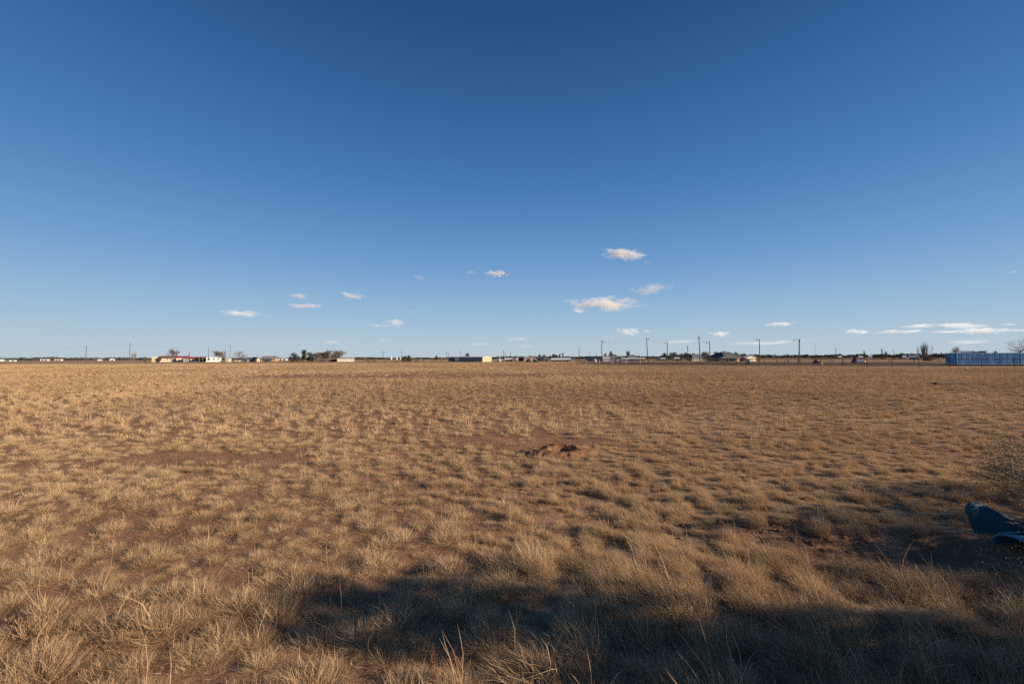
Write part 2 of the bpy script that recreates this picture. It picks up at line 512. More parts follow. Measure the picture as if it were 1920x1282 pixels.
def build_grass():
    near = []; mid = []; far = []; wnd = []; wmid = []
    for i in range(9):
        k = .8 + .1 * (i % 5)
        near.append(proto('tuft', blades(1250, .075, (.04, .15 * k), 1.3, .18, .0016, 3, spread=1.1),
                          blades(420, .15, (.03, .11), 2.1, .12, .0018, 3, spread=1.6),
                          blades((4, 12, 2, 7, 16, 3, 5, 9, 2)[i], .05, (.14, .30), .6, .14, .0022, 4)))
    for i in range(6):
        mid.append(proto('tuft', blades(300, .07, (.06, .175), 1.25, .14, .0044, 2, spread=.9), blades(80, .12, (.05, .12), 1.9, .1, .005, 2, spread=1.2), blades(6, .05, (.16, .27), .5, .1, .005, 3)))
    for i in range(4):
        far.append(proto('tuft', blades(70, .10, (.07, .17), 1.2, .1, .013, 2)))
    for i in range(8):
        ln = .55 + .3 * (i % 3)
        wnd.append(proto('tuft', blades(1200, .085, (.06, .27), .8, .18, .0015, 4, wind=(-ln, .12), spread=1.0),
                         blades(420, .16, (.04, .14), 2.0, .1, .0018, 3, wind=(-.2, 0), spread=1.5),
                         blades((4, 14, 3, 18, 2, 6, 3, 9)[i], .08, (.26, .46), .3, .12, .0027, 5, wind=(-.5, .05))))
    for i in range(5):
        wmid.append(proto('tuft', blades(300, .075, (.07, .20), 1.0, .14, .0042, 3, wind=(-.55, .12), spread=.9), blades(80, .12, (.05, .12), 1.8, .1, .005, 2, wind=(-.1, 0))))
    protos = near + mid + far + wnd + wmid
    o1 = len(near); o2 = o1 + len(mid); o3 = o2 + len(far); o4 = o3 + len(wnd)
    P = []; I = []; Ro = []; S = []

    def emit(X, Y, wp, near_band, s0, s1, flat=1.0):
        n = len(X)
        z = height(X, Y)
        wind = rng.uniform(0, 1, n) < wp
        if near_band == 0:
            ix = np.where(wind, o3 + rng.integers(0, len(wnd), n), rng.integers(0, len(near), n))
        elif near_band == 1:
            ix = np.where(wind, o4 + rng.integers(0, len(wmid), n), o1 + rng.integers(0, len(mid), n))
        else:
            ix = o2 + rng.integers(0, len(far), n)
        rz = np.where(wind, rng.normal(.05, .3, n), rng.uniform(0, 2 * PI, n))
        P.append(np.stack([X, Y, z], 1)); I.append(ix)
        Ro.append(np.stack([rng.normal(0, .08, n), rng.normal(0, .08, n), rz], 1))
        s = rng.uniform(s0, s1, n) * (1 + .35 * rng.normal(0, .5, n).clip(-1, 1.5))
        s = np.where(wind & (near_band == 0), s * (1.12 - .42 * sstep(2.6, 5.2, Y)), s)
        if near_band == 0: s = np.where(~wind, s * (1 + .45 * (1 - sstep(2.6, 4.0, Y))), s)
        S.append(np.stack([s, s, s * flat * rng.uniform(.8, 1.2, n)], 1))

    def clear(X, Y):
        k = np.hypot((X - MC[0]) / .62, (Y - MC[1]) / .5) > 1
        k &= ~((X > 3.95) & (X < 5.4) & (Y > 3.6) & (Y < 4.4))
        k &= np.hypot(X, Y) > .55
        return k

    def windprob(X, Y):
        rx = X / np.maximum(Y, .6)
        w1 = sstep(-.25, .35, rx + .25 * (fbm(X / 1.5, Y / 1.5, 71) - .5)) * (1 - sstep(4.5, 8, Y))
        w2 = .65 * sstep(.0, .8, rx)
        return np.maximum(w1, w2)
    # near
    X, Y = field_points(-1.0, 9.5, .245)
    cv = cover(X, Y); k = (rng.uniform(0, 1, len(X)) < sstep(.02, .34, cv)) & clear(X, Y); X = X[k]; Y = Y[k]
    emit(X, Y, windprob(X, Y), 0, .6, 1.12)
    # small sprigs between
    X, Y = field_points(-.5, 9.5, .165)
    cv = cover(X, Y); k = (rng.uniform(0, 1, len(X)) < .05 + .55 * cv) & (cv > .06) & clear(X, Y); X = X[k]; Y = Y[k]
    emit(X, Y, 0 * X, 0, .22, .55)
    # low combed mat filling the long grass on the right
    X, Y = field_points(-.5, 7.0, .15, 1.28, 1.5)
    wz = windprob(X, Y)
    cv = cover(X, Y); k = (rng.uniform(0, 1, len(X)) < .62 * wz * sstep(.1, .4, cv)) & clear(X, Y); X = X[k]; Y = Y[k]
    emit(X, Y, 1 + 0 * X, 0, .38, .62)
    # middle
    X, Y = field_points(9.5, 38, .38)
    cv = cover(X, Y); k = (rng.uniform(0, 1, len(X)) < sstep(.02, .36, cv)); X = X[k]; Y = Y[k]
    emit(X, Y, windprob(X, Y) * .8, 1, .75, 1.35)
    X, Y = field_points(9.5, 25, .45)
    cv = cover(X, Y); k = (rng.uniform(0, 1, len(X)) < .15 + .3 * cv); X = X[k]; Y = Y[k]
    emit(X, Y, 0 * X, 1, .25, .55)
    # far
    X, Y = field_points(38, 150, .54)
    cv = cover(X, Y); k = (rng.uniform(0, 1, len(X)) < .95 * sstep(.05, .5, cv)); X = X[k]; Y = Y[k]
    lim = np.where(X > 20, 66 + (70 - X) * .47, 190)
    k = (Y < lim); X = X[k]; Y = Y[k]
    emit(X, Y, 0 * X, 2, .9, 1.6, .9)
    P = np.concatenate(P); I = np.concatenate(I); Ro = np.concatenate(Ro); S = np.concatenate(S)
    print('tufts', len(P))
    scatter('dry_grass', 'dry tan bunchgrass covering the open field in the foreground', protos, P, I, Ro, S)

    # dead straw lying on the soil
    n = 110000
    Y = np.sqrt(rng.uniform(.3, 100, n)); X = rng.uniform(-1, 1, n) * (1.28 * Y + 2)
    v, l, t, tn = blades(n, .0, (.03, .16), 1.35, .06, .0035, 2, spread=3)
    nv = 5
    v = v.reshape(n, nv, 3); v[:, :, 0] += X[:, None]; v[:, :, 1] += Y[:, None]
    v[:, :, 2] = v[:, :, 2] * .28 + .014 + height(v[:, :, 0], v[:, :, 1])
    s = np.concatenate([[0], np.cumsum(t)[:-1]])
    o = np_mesh('straw_litter', v.reshape(-1, 3), l, s, t, GM, tn)
    tag(o, 'loose dead straw lying on the reddish soil', 'straw', kind='stuff')


build_grass()

# ================================================================== things
# ------------------------------------------------------------------ shared materials
WHITE = mat('white_paint', (.62, .60, .57), .6, .06)
CREAM = mat('cream_siding', (.55, .45, .32), .8, .08, 1.5)
BEIGE = mat('beige_stucco', (.47, .37, .26), .9, .12, .8)
PALE = mat('pale_metal_siding', (.60, .55, .46), .55, .08, .8)
TANB = mat('tan_brick', (.42, .27, .17), .9, .2, 3)
DKWALL = mat('dark_siding', (.10, .085, .08), .85, .2, 1)
GREYW = mat('grey_boards', (.30, .28, .25), .9, .25, 2, stretch=(4, 4, .4))
SLATE = mat('blue_grey_sheet', (.16, .175, .215), .5, .1, 1)
BROOF = mat('brown_shingles', (.15, .09, .065), .9, .25, 3)
RROOF = mat('red_metal_roof', (.30, .045, .04), .5, .15, 1.5)
GROOF = mat('grey_shingles', (.20, .185, .175), .9, .2, 3)
DROOF = mat('dark_slate_shingles', (.055, .06, .075), .85, .2, 3)
WROOF = mat('white_roof_sheet', (.72, .72, .70), .5, .05, 1)
GLASS = mat('window_glass', (.03, .035, .045), .15, .1, spec=.5)
BLACK = mat('black_rubber', (.02, .02, .02), .8, .1)
NAVY = mat('navy_siding', (.035, .05, .085), .7, .2, 1)
TEALP = mat('green_paint', (.05, .16, .12), .6, .1)
REDP = mat('dark_red_paint', (.14, .02, .025), .35, .1)
PINK = mat('faded_pink_plastic', (.62, .40, .33), .6, .1)
SILV = mat('dull_galvanised_steel', (.42, .43, .44), .45, .12, metal=.6)
GREENP = mat('dusty_green_paint', (.16, .21, .17), .7, .15)
WOOD = mat('creosoted_pole_wood', (.115, .085, .065), .9, .25, 6, stretch=(3, 3, .3))
WOODL = mat('weathered_post_wood', (.24, .17, .12), .9, .25, 6)
BARK = mat('grey_brown_bark', (.13, .095, .075), .95, .25, 5)
BARKL = mat('pale_bark', (.23, .165, .115), .95, .25, 5)  # lighter bark tone for some of the bare trees
TWIG = mat('bare_twigs', (.20, .15, .125), .95, .2, 5)
TWIGD = mat('dark_bare_twigs', (.10, .08, .07), .95, .2, 5)
RUSTP = mat('rusty_pipe', (.15, .065, .045), .75, .3, 8, bump=.2)
WIRE = mat('thin_steel_wire', (.22, .20, .19), .5, .1, metal=.5)
EVER = mat('evergreen_needles', (.030, .042, .022), .9, .3, 1.2, col2=(.062, .075, .038))
EVERG = mat('green_foliage', (.045, .07, .025), .9, .3, 1.2, col2=(.10, .12, .05))
FARL = mat('far_foliage', (.045, .05, .055), .95, .3, .05, col2=(.10, .09, .078), spec=.05)
WEEDO = mat('orange_dry_weeds', (.33, .15, .06), .95, .3, .8, col2=(.42, .235, .11))
WEEDG = mat('green_weed_leaves', (.07, .10, .03), .9, .3, 3, col2=(.13, .17, .06))
CLAY = mat('dug_red_clay', (.155, .07, .034), .95, .2, 9, col2=(.27, .138, .07), bump=.4)


DSC = [1.0]


# ------------------------------------------------------------------ buildings
def facing(px):
    return -math.atan((px - 960) / FP)


def house(name, label, cat, px0, px1, ytop, d, depth=8.0, roof='gable', eave=.62, yaw=0, wm=CREAM, rm=GROOF,
          wins=(), doors=(), grp=None, over=.35, chim=None, wpx=None, base=0.0):
    d = d * DSC[0]
    pm = (px0 + px1) / 2
    cph = math.cos(math.atan((pm - 960) / FP))
    wv = (wpx if wpx else (px1 - px0)) / FP * d * cph
    y_ = R(yaw)
    w_ = (wv - (depth * abs(math.sin(y_)))) / max(.3, math.cos(y_)) if yaw else wv
    w_ = max(w_, 1.5)
    ht = zh(pm, ytop, d)
    he = ht * eave if roof != 'flat' else ht - .16
    rz = facing(pm) + y_
    shift = depth * math.sin(y_) * .5
    e = empty(name, (gx(pm, d) - 0 + shift * math.cos(rz), d + shift * math.sin(rz) * 0, 0), rz, label, cat, grp)
    x0, x1, D, o = -w_ / 2, w_ / 2, depth, over
    wl_ = MB(); rf = MB(); t = .14
    if roof == 'flat':
        wl_.box(x0, x1, 0, D, base, he); rf.box(x0 - o * .5, x1 + o * .5, -o * .5, D + o * .5, he + .003, ht)
    elif roof == 'gable':
        wl_.prism([(0, base), (D, base), (D, he), (D / 2, ht - t - .02), (0, he)], x0, x1, 'x')
        s = (ht - t - he) / (D / 2)
        rf.prism([(-o, he - s * o + .004), (D / 2, ht - t), (D + o, he - s * o + .004), (D + o, he - s * o + t), (D / 2, ht), (-o, he - s * o + t)], x0 - o, x1 + o, 'x')
    elif roof == 'gablefront':
        wl_.prism([(x0, base), (x1, base), (x1, he), (0, ht - t - .02), (x0, he)], 0, D, 'y')
        s = (ht - t - he) / (w_ / 2)
        rf.prism([(x0 - o, he - s * o + .004), (0, ht - t), (x1 + o, he - s * o + .004), (x1 + o, he - s * o + t), (0, ht), (x0 - o, he - s * o + t)], -o, D + o, 'y')
    elif roof == 'shed':
        wl_.prism([(0, base), (D, base), (D, he), (0, ht - t - .02)], x0, x1, 'x')
        s = (ht - t - he) / D
        rf.prism([(-o, ht - t + s * o), (D + o, he - s * o), (D + o, he - s * o + t), (-o, ht + s * o)], x0 - o, x1 + o, 'x')
    elif roof == 'hip':
        wl_.box(x0, x1, 0, D, base, he)
        h = min(D, w_) / 2
        zz = he + .004
        v = [(x0 - o, -o, zz), (x1 + o, -o, zz), (x1 + o, D + o, zz), (x0 - o, D + o, zz)]
        if w_ >= D:
            v += [(x0 + h, D / 2, ht), (x1 - h, D / 2, ht)]
            f = [(0, 1, 5, 4), (2, 3, 4, 5), (1, 2, 5), (3, 0, 4), (3, 2, 1, 0)]
        else:
            v += [(0, h, ht), (0, D - h, ht)]
            f = [(0, 1, 4), (1, 2, 5, 4), (2, 3, 5), (3, 0, 4, 5), (3, 2, 1, 0)]
        rf.add(v, f)
    wl_.build('wall', wm, e)
    r_ = rf.build('roof', rm, e)
    for q in wins:
        u0, u1, z0, z1 = q[:4]
        f = MB(); f.box(x0 + u0 * w_, x0 + u1 * w_, -.05, -.003, z0 * he, z1 * he)
        wo = f.build('window', WHITE if len(q) < 5 else q[4], e)
        g = MB(); i = .07
        g.box(x0 + u0 * w_ + i, x0 + u1 * w_ - i, -.06, -.052, z0 * he + i, z1 * he - i); g.build('pane', GLASS, wo)
    for q in doors:
        u0, u1, z1, dm = q
        f = MB(); f.box(x0 + u0 * w_, x0 + u1 * w_, -.06, -.003, 0.02, z1 * he)
        do = f.build('door', dm, e)
        f = MB(); xx = x0 + u1 * w_ - .14; f.box(xx - .04, xx + .04, -.11, -.063, z1 * he * .46, z1 * he * .5); f.build('handle', SILV, do)
    if chim is not None:
        f = MB(); cx_, hc = chim; f.box(x0 + cx_ * w_ - .3, x0 + cx_ * w_ + .3, D * .45, D * .45 + .6, he, ht + hc)
        f.build('chimney', TANB if wm is not WHITE else BROOF, r_)
    return e


def car(name, label, cat, px0, px1, d, bm_, yaw=0, h=1.5, kind='sedan', grp=None):
    d = d * DSC[0]
    pm = (px0 + px1) / 2
    L = (px1 - px0) / FP * d * math.cos(math.atan((pm - 960) / FP))
    e = empty(name, (gx(pm, d), d, 0), facing(pm) + R(yaw), label, cat, grp)
    a, b = -L / 2, L / 2
    W = min(1.9, max(1.2, L * .42))
    z0 = .3 * h / 1.5; zb = h * .58
    if kind == 'pickup':
        cabin = [(a + .22 * L, zb), (a + .30 * L, h), (a + .52 * L, h), (a + .56 * L, zb)]
    elif kind == 'van':
        cabin = [(a + .04 * L, zb), (a + .08 * L, h), (b - .06 * L, h), (b - .02 * L, zb)]
    else:
        cabin = [(a + .18 * L, zb), (a + .32 * L, h), (a + .68 * L, h), (a + .84 * L, zb)]
    body = MB(); body.prism([(a, z0), (b, z0), (b, zb * .9), (b - .03 * L, zb)] + cabin[::-1] + [(a + .03 * L, zb), (a, zb * .85)], 0, W, 'y')
    body.build('body', bm_, e)
    g = MB()
    p0 = cabin[0]; p1 = cabin[1]; p2 = cabin[2]; p3 = cabin[3]
    m_ = lambda p, q, t: (p[0] + (q[0] - p[0]) * t, p[1] + (q[1] - p[1]) * t)
    lo0, hi0, hi1, lo1 = m_(p0, p1, .12), m_(p0, p1, .85), m_(p3, p2, .85), m_(p3, p2, .12)
    g.prism([(lo0[0] + .1, lo0[1]), (lo1[0] - .1, lo1[1]), (hi1[0] - .1, hi1[1]), (hi0[0] + .1, hi0[1])], -.012, -.002, 'y')
    g.build('side_window', GLASS, e)
    rr = z0 + .04
    for xx in (a + .2 * L, b - .2 * L):
        for yy in (-.02, W - .16):
            c = MB(); c.tube([(xx, yy, rr), (xx, yy + .18, rr)], rr, 12)
            wh = c.build('wheel', BLACK, e)
            if yy < 0:
                c = MB(); c.tube([(xx, yy - .012, rr), (xx, yy - .003, rr)], rr * .55, 10); c.build('rim', SILV, wh)
    return e


def trailer(name, label, cat, px0, px1, ytop, d, bm_, nwin=3, yaw=0, nose=.12, floor=.5, stripe=None, grp=None):
    d = d * DSC[0]
    pm = (px0 + px1) / 2
    L = (px1 - px0) / FP * d * math.cos(math.atan((pm - 960) / FP))
    e = empty(name, (gx(pm, d), d, 0), facing(pm) + R(yaw), label, cat, grp)
    h = zh(pm, ytop, d); a, b = -L / 2, L / 2; W = 2.4
    f = MB(); f.prism([(a, floor), (b - nose * L * .4, floor), (b, floor + .45 * (h - floor)), (b - nose * L * .3, h - .1), (b - nose * L * .6, h), (a + .1, h), (a, h - .15)], 0, W, 'y')
    body = f.build('body', bm_, e)
    for k in range(nwin):
        u = (k + .6) / (nwin + .3)
        f = MB(); f.box(a + L * u - .055 * L, a + L * u + .055 * L, -.03, -.002, floor + (h - floor) * .45, floor + (h - floor) * .78); f.build('window', GLASS, e)
    f = MB(); u = .36; f.box(a + L * u - .32, a + L * u + .32, -.025, -.002, floor + .08, floor + (h - floor) * .85); f.build('door', PALE, e)
    if stripe:
        f = MB(); f.box(a + .05, b - nose * L * .45, -.02, -.002, floor + (h - floor) * .22, floor + (h - floor) * .3); f.build('stripe', stripe, e)
    for xx in (a + .38 * L, a + .38 * L + .85):
        for yy in (-.02, W - .2):
            c = MB(); c.tube([(xx, yy, .34), (xx, yy + .2, .34)], .34, 12); wh = c.build('wheel', BLACK, e)
            if yy < 0:
                c = MB(); c.tube([(xx, yy - .012, .34), (xx, yy - .003, .34)], .18, 10); c.build('rim', SILV, wh)
    f = MB(); f.tube([(b - nose * L * .4, W / 2, floor + .03), (b + .9, W / 2, floor)], .06, 6); f.tube([(b + .85, W / 2, 0), (b + .85, W / 2, floor)], .05, 6); f.build('hitch', BLACK, e)
    return e


# ------------------------------------------------------------------ poles
def pole(label, px, ytop, d, px_top=None, lamp=None, arm=None, r=.14, grp='utility and lamp poles along the horizon', name='utility_pole', cat='pole', m=WOOD, trans=False):
    d = d * DSC[0]; r = r * max(1, DSC[0] * .9)
    e = empty(name, (gx(px, d), d, 0), facing(px), label, cat, grp)
    h = zh(px, ytop, d)
    lx = ((px_top if px_top else px) - px) / FP * d
    f = MB(); f.tube([(0, 0, -.2), (lx * .5, 0, h * .5), (lx, 0, h)], [r, r * .85, r * .68], 8); f.build('shaft', m, e)
    if lamp:
        s = lamp
        f = MB(); f.tube([(lx, 0, h - .45), (lx + s * .35, -.02, h - .25), (lx + s * .62, -.02, h - .28)], .035, 6); a_ = f.build('lamp_arm', SILV, e)
        f = MB(); f.tube([(lx + s * .55, -.02, h - .34), (lx + s * .62, -.02, h - .4), (lx + s * .66, -.02, h - .62)], [.1, .2, .26], 10); f.build('lamp_head', SILV, a_)
    if arm:
        f = MB(); f.box(lx - arm, lx + arm, -.16, -.07, h - .75, h - .63); c = f.build('crossarm', m, e)
        for k in (-1, -.45, .45, 1):
            f = MB(); f.tube([(lx + k * arm * .95, -.115, h - .63), (lx + k * arm * .95, -.115, h - .5)], [.05, .035], 6); f.build('insulator', SILV, c)
    if trans:
        f = MB(); f.tube([(lx + .3, -.1, h - 1.9), (lx + .3, -.1, h - 1.1)], .22, 10); f.build('transformer', SILV, e)
    e['top'] = 1
    e['_p'] = (e.location.x + lx, d, h)
    return (gx(px, d) + lx, d, h)


def wires(label, pts, n=1, sag=.02, drop=.6, r=.012):
    f = MB()
    for k in range(n):
        for p, q in zip(pts[:-1], pts[1:]):
            p = Vector(p); q = Vector(q); Ls = (q - p).length
            l = []
            for i in range(13):
                t = i / 12
                c = p.lerp(q, t); c.z -= drop + .45 * k + 4 * t * (1 - t) * Ls * sag
                l.append(c)
            f.tube(l, r, 3, False)
    return tag(f.build('overhead_wire', BLACK), label, 'wire', 'overhead wires between the poles')


# ------------------------------------------------------------------ trees
def rot_about(v, axis, a):
    return Matrix.Rotation(a, 3, axis) @ v


def bare_tree(label, px, ytop, d, wpx, levels=4, kids=4, first=.28, up=.15, seed=1, bark=BARK, twig=TWIG, tr=.018, stems=1, name='bare_tree', grp='leafless trees along the horizon', cat='tree', z0=0):
    d = d * DSC[0]; tr = tr * DSC[0]
    rs = random.Random(seed)
    h = zh(px, ytop, d); half = wpx / FP * d * .5 * math.cos(math.atan((px - 960) / FP))
    e = empty(name, (gx(px, d), d, z0), rs.uniform(0, 6), label, cat, grp)
    tk = MB(); cr = MB()
    paths = []

    def grow(p, dv, L, r, lev):
        pts = [p]; q = p.copy(); dd = dv.copy(); ns = 4
        for k in range(ns):
            j = Vector((rs.gauss(0, 1), rs.gauss(0, 1), rs.gauss(0, .6))) * .13
            dd = (dd + j + Vector((0, 0, up * (1 if lev else .3)))).normalized()
            q = q + dd * (L / ns); pts.append(q.copy())
        paths.append((pts, r, lev))
        if lev >= levels:
            return
        nk = kids + rs.randint(-1, 1) + (1 if lev == 0 else 0)
        for c in range(nk):
            t = first + (1 - first) * (c + rs.random()) / nk if lev else .22 + .78 * (c + rs.random()) / nk
            k = min(ns - 1, int(t * ns)); b = pts[k].lerp(pts[k + 1], t * ns - k)
            ax = Vector((rs.gauss(0, 1), rs.gauss(0, 1), rs.gauss(0, .3))).cross(dd)
            if ax.length < 1e-3: continue
            nd = rot_about(dd, ax.normalized(), rs.uniform(.4, .95))
            grow(b, nd, L * rs.uniform(.5, .78), max(tr, r * .52), lev + 1)
    for s in range(stems):
        dv = Vector((rs.gauss(0, .12), rs.gauss(0, .12), 1)) if stems == 1 else Vector((rs.gauss(0, .42), rs.gauss(0, .42), 1))
        grow(Vector((rs.gauss(0, .15 * (stems > 1)), rs.gauss(0, .15 * (stems > 1)), -.1)), dv.normalized(), h * .45, max(.07, h * .026) / (1 if stems == 1 else 1.7), 0)
    tr = tr * .62
    mz = max(p.z for pts, _, _ in paths for p in pts); mx_ = sorted(max(abs(p.x), abs(p.y)) for pts, _, _ in paths for p in pts)
    kz = h / mz; kx = half / mx_[int(len(mx_) * .90)]
    for pts, r, lev in paths:
        pp = [Vector((p.x * kx, p.y * kx, p.z * kz)) for p in pts]
        n_ = len(pp)
        rad = [max(tr * .6, r * (1 - .5 * i / (n_ - 1))) for i in range(n_)]
        (tk if lev < 2 else cr).tube(pp, rad, 5 if lev < 2 else 3, False)
    rn = np.random.default_rng(seed + 7)
    n_ = int(260 + 500 * min(1, half / h)) if half > .7 else 90
    u = rn.normal(0, 1, (n_, 3)); u /= np.linalg.norm(u, axis=1)[:, None]
    q = rn.uniform(.25, 1, (n_, 1)) ** .5
    c0 = np.array([0, 0, h * .52]); c = u * q * np.array([half * .9, half * .9, h * .42]) + c0
    c = c * (1 + .22 * (fbm(u[:, 0] * 2.2 + 9, u[:, 2] * 2.2 + seed, seed, 3)[:, None] - .5) * np.array([1, 1, .6]))
    dr = (c - np.array([0, 0, h * .12])); dr /= np.linalg.norm(dr, axis=1)[:, None]; dr = dr + rn.normal(0, .35, (n_, 3)); dr[:, 2] += .35 + up; dr /= np.linalg.norm(dr, axis=1)[:, None]
    ln = h * rn.uniform(.10, .24, n_)
    for k in range(n_):
        a_ = Vector(c[k] - dr[k] * ln[k] * .6); b_ = Vector(c[k] + dr[k] * ln[k] * .4)
        if a_.z < .1 * h: continue
        if b_.z > h: b_.z = h
        m_ = (a_ + b_) / 2 + Vector(rn.normal(0, .06, 3) * ln[k])
        cr.tube([a_, m_, b_], [tr * .75, tr * .6, tr * .4], 3, False)
    tk.build('trunk', bark, e); cr.build('crown', twig, e)
    return e


def leaf_cloud(centres, radii, n, size, rs):
    """many small leaf faces scattered through clumps"""
    c = rs.integers(0, len(centres), n)
    u = rs.normal(0, 1, (n, 3)); u /= np.linalg.norm(u, axis=1)[:, None]
    p = np.asarray(centres)[c] + u * (np.asarray(radii)[c] * rs.uniform(.35, 1, (n, 1)) ** .6)
    a = rs.normal(0, 1, (n, 3)); a /= np.linalg.norm(a, axis=1)[:, None]
    b = np.cross(a, rs.normal(0, 1, (n, 3))); b /= np.linalg.norm(b, axis=1)[:, None]
    s = (size * rs.uniform(.6, 1.4, n))[:, None]
    v = np.stack([p - a * s * .5, p + b * s * .32, p + a * s * .5, p - b * s * .32], 1)
    return v.reshape(-1, 3)


def quads_obj(name, v, m, parent=None):
    n = len(v) // 4
    o = np_mesh(name, v, np.arange(4 * n), np.arange(n) * 4, np.full(n, 4), m)
    o.parent = parent
    return o


def leafy_tree(label, px, ytop, d, wpx, shape='round', m=EVER, n=1500, seed=1, grp='dark evergreens along the horizon', name='evergreen_tree', cat='tree', low=.02):
    d = d * DSC[0]
    rs = np.random.default_rng(seed)
    h = zh(px, ytop, d); half = wpx / FP * d * .5 * math.cos(math.atan((px - 960) / FP))
    e = empty(name, (gx(px, d), d, 0), seed * .7, label, cat, grp)
    cs = []; rd = []
    k = 34
    for i in range(k):
        z = low + (1 - low) * rs.uniform(0, 1)
        zz = (z - low) / (1 - low)
        if shape == 'round':
            rr = math.sqrt(max(.02, 1 - max(0, 1.7 * zz - .7) ** 2)) * .9
        elif shape == 'cone':
            rr = max(.05, (1 - zz)) * .85
        else:
            rr = .75 * (1 - .35 * zz)
        a = rs.uniform(0, 2 * PI); q = rr * math.sqrt(rs.uniform(.1, 1))
        cr = half * rs.uniform(.26, .46)
        cs.append((math.cos(a) * q * half * .92, math.sin(a) * q * half * .92, min(z * h, h - cr * .6))); rd.append((cr, cr, min(cr, h * .22)))
    v = leaf_cloud(cs, rd, n, max(.2, max(h, half) * .075), rs)
    v[:, 2] = np.clip(v[:, 2], .02, None)
    tkb = MB(); tkb.tube([(0, 0, -.1), (.03 * h, 0, h * .4), (0, .02 * h, h * .8)], [h * .035, h * .025, .02], 7)
    for i in range(0, 12):
        tkb.tube([(0, 0, h * (.2 + .04 * i)), cs[i]], [h * .012, .015], 4, False)
    tkb.build('trunk', BARK, e)
    quads_obj('crown', v, m, e)
    return e


def bush(label, px, ytop, d, wpx, m, n=700, seed=1, name='shrub', cat='shrub', grp=None, twigm=BARK):
    d = d * DSC[0]
    rs = np.random.default_rng(seed)
    h = zh(px, ytop, d); half = wpx / FP * d * .5
    e = empty(name, (gx(px, d), d, 0), seed, label, cat, grp)
    cs = []; rd = []
    for i in range(16):
        a = rs.uniform(0, 2 * PI); q = math.sqrt(rs.uniform(0, 1)) * .75
        z = h * rs.uniform(.15, .8) * (1 - .5 * q)
        cs.append((math.cos(a) * q * half, math.sin(a) * q * half, z)); rd.append((half * .3, half * .3, h * .22))
    v = leaf_cloud(cs, rd, n, max(.1, h * .09), rs); v[:, 2] = np.clip(v[:, 2], .01, None)
    f = MB()
    for c in cs:
        f.tube([(0, 0, -.05), (c[0] * .4, c[1] * .4, c[2] * .6), c], [h * .02, h * .014, h * .006], 4, False)
    f.build('stem', twigm, e)
    quads_obj('foliage', v, m, e)
    return e


